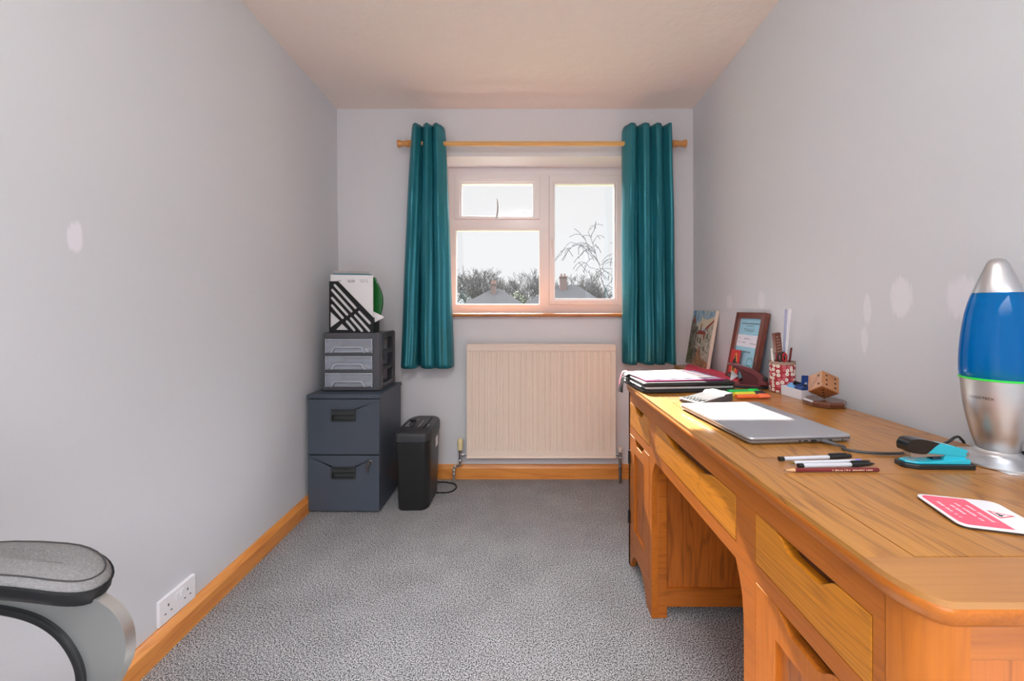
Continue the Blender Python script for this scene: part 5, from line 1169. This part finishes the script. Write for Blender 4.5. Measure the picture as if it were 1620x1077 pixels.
# lava lamp
LXc, LYc = (1578 - 831) / 640 * 0.850, 0.850
lz0 = DT + 0.0014
lamp = thing('lava_lamp', 'silver lava lamp with blue liquid and green wax by the wall', 'lava lamp', (LXc, LYc, lz0))
mpx = 0.850 / 640
def Lz(py): return 1.1 - (py - 489) * mpx - lz0
al = mat('spun aluminium', (206, 206, 208), rough=0.3, metal=0.9, aniso=0.7)
obj('base', lathe(B(), [(0.060, 0.0), (0.0780, 0.0), (0.0785, 0.002), (0.0780, 0.004), (0.060, 0.0095), (0.045, 0.0145), (0.034, 0.0205), (0.0325, 0.024), (0.030, 0.026)], n=64), al, lamp, smooth=True, bevel=0)
sw_ = [(0.0, 713), (0.0300, 713)] + [(r * mpx, y) for r, y in ((23.0, 712), (25.5, 702), (29.0, 690), (32.5, 675), (35.8, 658), (38.3, 640), (40.2, 622), (41.4, 604), (41.8, 600))]
body = [(0.010, Lz(713))] + [(r, Lz(y)) for r, y in sw_[1:]] + [(0.054, Lz(599.6)), (0.010, Lz(600))]
bd = obj('body_cone', lathe(B(), [(max(r, 0.005), h_) for r, h_ in body], n=64), al, lamp, smooth=True)
gl_prof = [(r * mpx, Lz(y)) for r, y in ((40.2, 600.5), (42.0, 598), (42.8, 588), (43.0, 572), (42.4, 555), (41.0, 535), (38.9, 515), (36.0, 495), (32.6, 479), (29.3, 467), (28.0, 463))]
def lava_mat():
    m = bpy.data.materials.new('blue lava liquid'); m.use_nodes = True
    n = m.node_tree.nodes; l = m.node_tree.links; b = n['Principled BSDF']
    b.inputs['Base Color'].default_value = lin((0, 122, 196)) + (1,); b.inputs['Roughness'].default_value = 0.06; b.inputs['Coat Weight'].default_value = 0.3; b.inputs['Coat Roughness'].default_value = 0.03; b.inputs['Specular IOR Level'].default_value = 0.3
    tr = n.new('ShaderNodeBsdfTransparent'); tr.inputs[0].default_value = (0.0, 0.46, 0.85, 1); mx = n.new('ShaderNodeMixShader'); mx.inputs[0].default_value = 0.5
    l.new(tr.outputs[0], mx.inputs[1]); l.new(b.outputs[0], mx.inputs[2]); l.new(mx.outputs[0], n['Material Output'].inputs[0])
    return m
lq = obj('glass_bottle', lathe(B(), gl_prof, n=64), lava_mat(), lamp, smooth=True)
wx_ = [(0.001, Lz(600.2)), (0.0405, Lz(600.2)), (0.0582, Lz(599.5)), (0.0585, Lz(597.2)), (0.054, Lz(596)), (0.044, Lz(593.5)), (0.024, Lz(589.0)), (0.001, Lz(586.5))]
obj('green_wax', lathe(B(), [(min(r, 0.0577) if r > 0.05 else r, h_) for r, h_ in wx_], n=48), mat('green wax', (60, 220, 70), rough=0.3), lamp, smooth=True)
cp_prof = [(0.0360, Lz(463.5)), (0.0376, Lz(465.5))] + [(r * mpx, Lz(y)) for r, y in ((28.3, 465), (27.6, 462), (24.5, 452), (20.5, 440), (16.0, 427), (12.2, 416.5), (8.5, 411), (4.0, 408.8), (0.6, 408.4))]
obj('cap', lathe(B(), cp_prof, n=64), al, lamp, smooth=True)
# maker's name wrapped round the body
tb_ = text_bm('LOGOTECK', 0.0072, ext=0.0)
rad_at = 0.0530
for v in tb_.verts:
    a = v.co.x / rad_at + R(-164); zz = Lz(627) + v.co.y; rr = 0.0541 + (zz - Lz(627)) * 0.10
    v.co = Vector((math.cos(a) * rr, math.sin(a) * rr, zz))
obj('lettering', tb_, black_matt, bd)
obj('power_cord', tube(B(), smooth_path([(0.028, -0.015, 0.022), (0.034, -0.035, 0.030), (0.048, -0.050, 0.026), (0.070, -0.055, 0.0125), (0.078, -0.02, 0.005), (0.076, 0.06, 0.004)], 8), 0.0032, 8), black_matt, lamp, smooth=True)
tag(obj('paper_sheet', plate(B(), [(0.928, 0.875), (0.936, 0.781), (1.055, 0.771), (1.055, 0.905)], [], DT + 0.0004, DT + 0.0009, FXY), white_paper), 'white paper slip lying under the lava lamp base', 'paper')

# ------------------------------------------------------------------ office chair (its arm reaches into the picture)
ch_ = thing('office_chair', 'office chair with grey padded arm and aluminium armrest at the left', 'chair', (-0.80, 0.36, 0), R(-5))
fab = mat('grey chair fabric', (126, 124, 124), rough=0.95, var=0.35, vscale=260, bump=0.8, bscale=400)
leather = mat('black chair leather', (30, 30, 32), rough=0.38, bump=0.15, bscale=200)
satin = mat('satin aluminium', (190, 190, 188), rough=0.34, metal=0.8)
def pad(y_c, zt=0.0):
    """armrest: pad, seam, aluminium loop"""
    x0, x1 = -1.03, -0.690
    def ring(ins, z, wf=1.0):
        out = []
        for i in range(40):
            t = 2 * PI * i / 40; c, s = math.cos(t), math.sin(t); k = 0.62
            x = (x0 + x1) / 2 + (abs(c) ** k * (1 if c > 0 else -1)) * ((x1 - x0) / 2 - ins); yy = y_c + (abs(s) ** 0.85 * (1 if s > 0 else -1)) * (0.050 * wf - ins)
            droop = 0.0
            out.append((x, yy, z + 0.012 * math.sin((x - x0) / (x1 - x0) * PI * 0.9) - 0.018 * max(0, (x - x1 + 0.10) / 0.10) ** 2))
        return out
    arm = obj('arm_pad', loft(B(), [ring(0.020, 0.634), ring(0.006, 0.640), ring(0.0, 0.652), ring(0.0, 0.664)]), leather, ch_, True, smooth=True)
    obj('pad_top', loft(B(), [ring(-0.0005, 0.6642), ring(0.001, 0.670), ring(0.006, 0.677), ring(0.018, 0.682), ring(0.036, 0.6835)]), fab, arm, True, smooth=True)
    for ins, zz, m_ in ((-0.001, 0.6655, black_matt), (0.0075, 0.6785, mat('dark seam thread', (60, 58, 58), rough=0.8))):
        pts = [Vector(p) for p in ring(ins, zz)]; pts = pts + [pts[0]]
        obj('seam', tube(B(), pts, 0.0013 if ins > 0 else 0.0022, 6, cap=False), m_, arm, True, smooth=True)
    outer = spath2([(-1.02, 0.634), (-0.86, 0.640), (-0.72, 0.640), (-0.672, 0.625), (-0.647, 0.600), (-0.638, 0.570), (-0.641, 0.535), (-0.664, 0.490), (-0.698, 0.435), (-0.750, 0.395), (-0.85, 0.370), (-0.98, 0.362)], 6)
    inner = spath2([(-0.98, 0.402), (-0.86, 0.410), (-0.775, 0.435), (-0.735, 0.470), (-0.724, 0.505), (-0.735, 0.540), (-0.765, 0.572), (-0.815, 0.592), (-0.90, 0.600), (-1.02, 0.602)], 6)
    _i = []
    for k, p in enumerate(inner):
        a_, b_ = inner[max(k - 1, 0)], inner[min(k + 1, len(inner) - 1)]; dd = Vector((b_[0] - a_[0], b_[1] - a_[1])).normalized(); _i.append((p[0] + dd.y * 0.007, p[1] - dd.x * 0.007))
    inner = _i
    obj('arm_bracket', plate(B(), outer + inner, [], y_c - 0.008, y_c + 0.008, FXZ), satin, ch_, True, bevel=0.005, seg=3)
    inner2 = [Vector((x, 0, z)) for x, z in inner]
    rim = B(); rings = []
    for i, p in enumerate(inner2):
        d = (inner2[min(i + 1, len(inner2) - 1)] - inner2[max(i - 1, 0)]).normalized(); nrm = Vector((d.z, 0, -d.x))
        rings.append([(p.x + nrm.x * a, y_c + b_, p.z + nrm.z * a) for a, b_ in ((0.011, -0.015), (-0.002, -0.015), (-0.002, 0.015), (0.011, 0.015))])
    loft(rim, rings); obj('arm_rim', rim, black_pl, ch_, True, bevel=0.003)
pad(0.655); pad(0.065)
bm = slab_l(B(), 0.50, 0.47, 0, 0.085, r=0.10); bmesh.ops.translate(bm, verts=bm.verts, vec=Vector((-0.80, 0.36, 0.37))); obj('seat', bm, fab, ch_, True, smooth=False, bevel=0.01, seg=3)
bm = B(); rings = []
for i in range(9):
    v = i / 8; z = 0.50 + 0.58 * v; w2_ = 0.22 + 0.03 * math.sin(PI * v) - 0.06 * v ** 4; x = -1.02 - 0.035 * v + 0.02 * math.sin(PI * v)
    rings.append([(x + a, 0.36 + b_, z) for a, b_ in rrect(-0.035, 0.035, -w2_, w2_, 0.03)])
loft(bm, rings); obj('backrest', bm, fab, ch_, True, bevel=0.008, seg=3)
obj('back_bracket', box(B(), -1.06, -0.95, 0.33, 0.39, 0.36, 0.56), leather, ch_, True, bevel=0.005)
CH_SHIFT = (-0.823, 0.372, 0)
obj('gas_column', tube(B(), [(-0.80, 0.36, 0.09), (-0.80, 0.36, 0.37)], 0.025, 16), black_pl, ch_, True)
for i in range(5):
    a = 2 * PI * i / 5 + 0.3; e = Vector((-0.80 + 0.27 * math.cos(a), 0.36 + 0.27 * math.sin(a), 0.075))
    lg = obj('base_leg', tube(B(), [(-0.80, 0.36, 0.105), tuple(e)], [0.026, 0.016], 8), satin, ch_, True)
    obj('castor', lathe(B(), [(0.01, -0.02), (0.027, -0.018), (0.027, 0.018), (0.01, 0.02)], (e.x, e.y, 0.0275), 14, 'y'), black_pl, lg, True)

ch_.location = CH_SHIFT

# ------------------------------------------------------------------ outside the window
GZ = -3.0
shell('exterior_ground', [(-150, 3.6, GZ), (150, 3.6, GZ), (150, 260, GZ), (-150, 260, GZ)], (0, 0, -0.2), mat('garden grass', (70, 76, 52), rough=0.95, var=0.3, vscale=0.5))
slate = mat('slate roof', (48, 47, 48), rough=0.9, spec=0.0, var=0.2, vscale=4); slate_lit = mat('sunlit roof face', (64, 64, 50), rough=0.9, spec=0.0, var=0.25, vscale=3)  # second colour paints the lit left face of the roofs green-grey
brick = mat('brick wall', (66, 50, 46), rough=0.85, var=0.2, vscale=8); render_w = mat('pale render', (206, 200, 190), rough=0.9)
def house(label, d, x_l, x_r, r_l, r_r, y_e, y_r, ch_px, ch_w, ch_top, depth=7.0, ridge_t=0.5):
    s_ = 640 / d; X = lambda px: (px - 831) / s_; Z = lambda py: 1.1 - (py - 489) / s_
    h_ = thing('house', label, 'house', (X((x_l + x_r) / 2), d + depth / 2, GZ))
    a, b_, e, rg = X(x_l), X(x_r), Z(y_e), Z(y_r)
    obj('walls', box(B(), a + 0.35, b_ - 0.35, d + 0.35, d + depth - 0.35, GZ, e + 0.05), brick, h_, True)
    bm = B(); ym = d + depth * ridge_t
    v = [bm.verts.new(p) for p in ((a, d, e), (b_, d, e), (b_, d + depth, e), (a, d + depth, e), (X(r_l), ym, rg), (X(r_r), ym, rg))]
    for q_, mi in (((0, 1, 5, 4), 0), ((1, 2, 5), 0), ((2, 3, 4, 5), 0), ((3, 0, 4), 1), ((0, 3, 2, 1), 0)): bm.faces.new([v[i] for i in q_]).material_index = mi
    obj('roof', bm, [slate, slate_lit], h_, True)
    cxx = X(ch_px); cw2 = ch_w / s_ / 2; zt = Z(ch_top); cy_ = ym - 0.8
    cbm = B(); box(cbm, cxx - cw2, cxx + cw2, cy_ - 0.4, cy_ + 0.4, e, zt - 0.12); box(cbm, cxx - cw2 - 0.07, cxx + cw2 + 0.07, cy_ - 0.47, cy_ + 0.47, zt - 0.3, zt - 0.12)
    c_ = obj('chimney', cbm, brick, h_, True)
    for k in (-0.5, 0.5): obj('chimney_pot', lathe(B(), [(0.13, 0), (0.11, 0.35), (0.13, 0.36)], (cxx + k * cw2, cy_, zt - 0.12), 10), mat('clay pot', (90, 62, 52), rough=0.8), c_, True)
    for wxk in (0.25, 0.5, 0.75):
        wxx = a + (b_ - a) * wxk; wf = obj('window', box(B(), wxx - 0.6, wxx + 0.6, d + 0.28, d + 0.36, GZ + 3.0, GZ + 4.1), render_w, h_, True)
        obj('pane', box(B(), wxx - 0.52, wxx + 0.52, d + 0.26, d + 0.29, GZ + 3.08, GZ + 4.02), mat('dark pane', (50, 56, 64), rough=0.1), wf, True)
    return h_
house('slate roofed house with one chimney seen through the left pane', 45, 728, 832, 774, 789, 483, 454.5, 778, 8, 444)
house('larger hip roofed house with tall chimney seen through the right pane', 52, 826, 962, 878, 920, 483, 447.5, 895, 12, 432, depth=9)

bark = mat('bare grey bark', (40, 36, 34), rough=0.9, var=0.2, vscale=3); twig = bark
def tree(name, label, x, y, height, spread, seed, depth=5, droop=0.0, lean=(0, 0), m_=None, r0=0.16, group=None, first=0.28, cat='tree', nchild=(3, 4)):
    rnd = random.Random(seed); bm = B()
    def grow(p, d, L, r, lev):
        pts = [p]; segs = 4; dd = d.copy(); rr = [r]
        for i in range(segs):
            dd = (dd + Vector((rnd.uniform(-1, 1), rnd.uniform(-1, 1), rnd.uniform(-0.6, 0.9))) * 0.16 + Vector((0, 0, -droop * (depth - lev) * 0.25 if lev < depth - 1 else 0))).normalized()
            pts.append(pts[-1] + dd * L / segs); rr.append(r * (1 - 0.5 * (i + 1) / segs))
        tube(bm, pts, [max(q, 0.022 if m_ is None else 0.014) for q in rr], 5 if lev > 2 else 3, cap=False)
        if lev == 0: return
        n = rnd.randint(*nchild) + (2 if lev == depth else 0)
        for k in range(n):
            t = rnd.uniform(first if lev == depth else 0.25, 1.0) if k else 1.0; i = min(segs - 1, int(t * segs)); q_ = pts[i].lerp(pts[i + 1], t * segs - i if t < 1 else 1.0)
            ax = Vector((rnd.uniform(-1, 1), rnd.uniform(-1, 1), rnd.uniform(-0.2, 0.5))).normalized()
            nd = (dd * (0.75 if lev < depth else 0.9) + ax * spread * rnd.uniform(0.6, 1.2)).normalized()
            grow(q_, nd, L * rnd.uniform(0.52, 0.74), rr[i] * 0.55, lev - 1)
    grow(Vector((0, 0, 0)), Vector((lean[0], lean[1], 1)).normalized(), height * 0.42, r0, depth)
    o_ = obj(name, bm, m_ or bark, smooth=True, loc=(x, y, GZ)); return tag(o_, label, cat, group)
def bush(name, label, x, y, w_, h_, seed, m_, group=None, n=900):
    rnd = random.Random(seed); t_ = thing(name, label, 'bush', (x, y, GZ), group=group)
    obj('stem', tube(B(), [(0, 0, 0), (0, 0, h_ * 0.6)], [w_ * 0.06, w_ * 0.03], 6), bark, t_)
    bm = B()
    for i in range(n):
        a, u = rnd.uniform(0, 2 * PI), rnd.uniform(-1, 1); rr = rnd.uniform(0.55, 1.0) ** 0.5; k = math.sqrt(1 - u * u)
        c = Vector((w_ / 2 * k * math.cos(a) * rr, w_ / 2 * k * math.sin(a) * rr, h_ * 0.52 + h_ * 0.46 * u * rr)); s_ = w_ * 0.05
        v = [bm.verts.new(c + Vector((rnd.uniform(-1, 1), rnd.uniform(-1, 1), rnd.uniform(-1, 1))) * s_) for _ in range(3)]; bm.faces.new(v)
    obj('foliage', bm, m_, t_); return t_
TW = 68.0; ts = 640 / TW
spots = [(716, 428, .62), (731, 434, .7), (748, 426, .75), (763, 425, .7), (779, 430, .6), (795, 440, .7), (808, 437, .7), (825, 442, .6), (836, 431, .75), (851, 436, .7), (866, 440, .7), (881, 432, .7), (906, 434, .6), (921, 440, .7), (934, 436, .75), (947, 446, .7), (960, 452, .7), (975, 462, .7)]
tree_labels = ['leafless tree at the extreme left edge of the left pane', 'leafless tree directly above the blue-green evergreen', 'tallest spreading leafless tree left of the first chimney', 'leafless tree just left of the first chimney', 'leafless tree rising directly behind the first chimney', 'low leafless tree right of the first chimney', 'leafless tree behind the right slope of the smaller roof', 'leafless tree behind the rounded olive shrub', 'tall leafless tree above the gap between the two roofs', 'leafless tree at the right edge of the left pane',
    'leafless tree hidden mostly behind the window mullion', 'leafless tree left of the tall chimney in the right pane', 'leafless tree just right of the tall chimney', 'leafless tree behind the right end of the larger roof ridge', 'leafless tree behind the right hip of the larger roof', 'leafless tree under the birch twigs beyond the larger roof', 'low leafless tree above the olive hedge clump', 'leafless tree at the extreme right edge of the right pane']
for i, (px, py, spd) in enumerate(spots):
    side_ = 'left' if px < 860 else 'right'
    tree('bare_tree', tree_labels[i], (px - 831) / ts, TW + (i % 3) * 2.5, ((489 - py) / ts + 4.1) * 1.12, spd, 40 + i, depth=5, r0=0.20, group='bare trees behind the houses, %s pane' % side_)
tree('birch_tree', 'nearer birch with drooping bare twigs at the right edge of the window', (1002 - 831) / 640 * 16, 16, 8.0, 0.9, 5, depth=5, droop=0.22, lean=(-0.06, 0), m_=mat('birch bark', (40, 36, 38), rough=0.8), r0=0.10, first=0.35, nchild=(2, 4))
ev = mat('blue green foliage', (44, 60, 56), rough=0.8, var=0.3, vscale=2); ol = mat('olive foliage', (56, 62, 40), rough=0.8, var=0.3, vscale=2)
bush('evergreen_bush', 'blue-green evergreen at the left edge of the left pane', (734 - 831) / 640 * 58, 58, 2.6, 7.0, 3, ev)
bush('evergreen_bush', 'rounded olive shrub right of the chimneyed house', (818 - 831) / 640 * 60, 60, 3.6, 7.0, 4, ol)
bush('evergreen_bush', 'low olive hedge clump below the birch twigs', (958 - 831) / 640 * 60, 60, 3.8, 5.4, 6, ol)
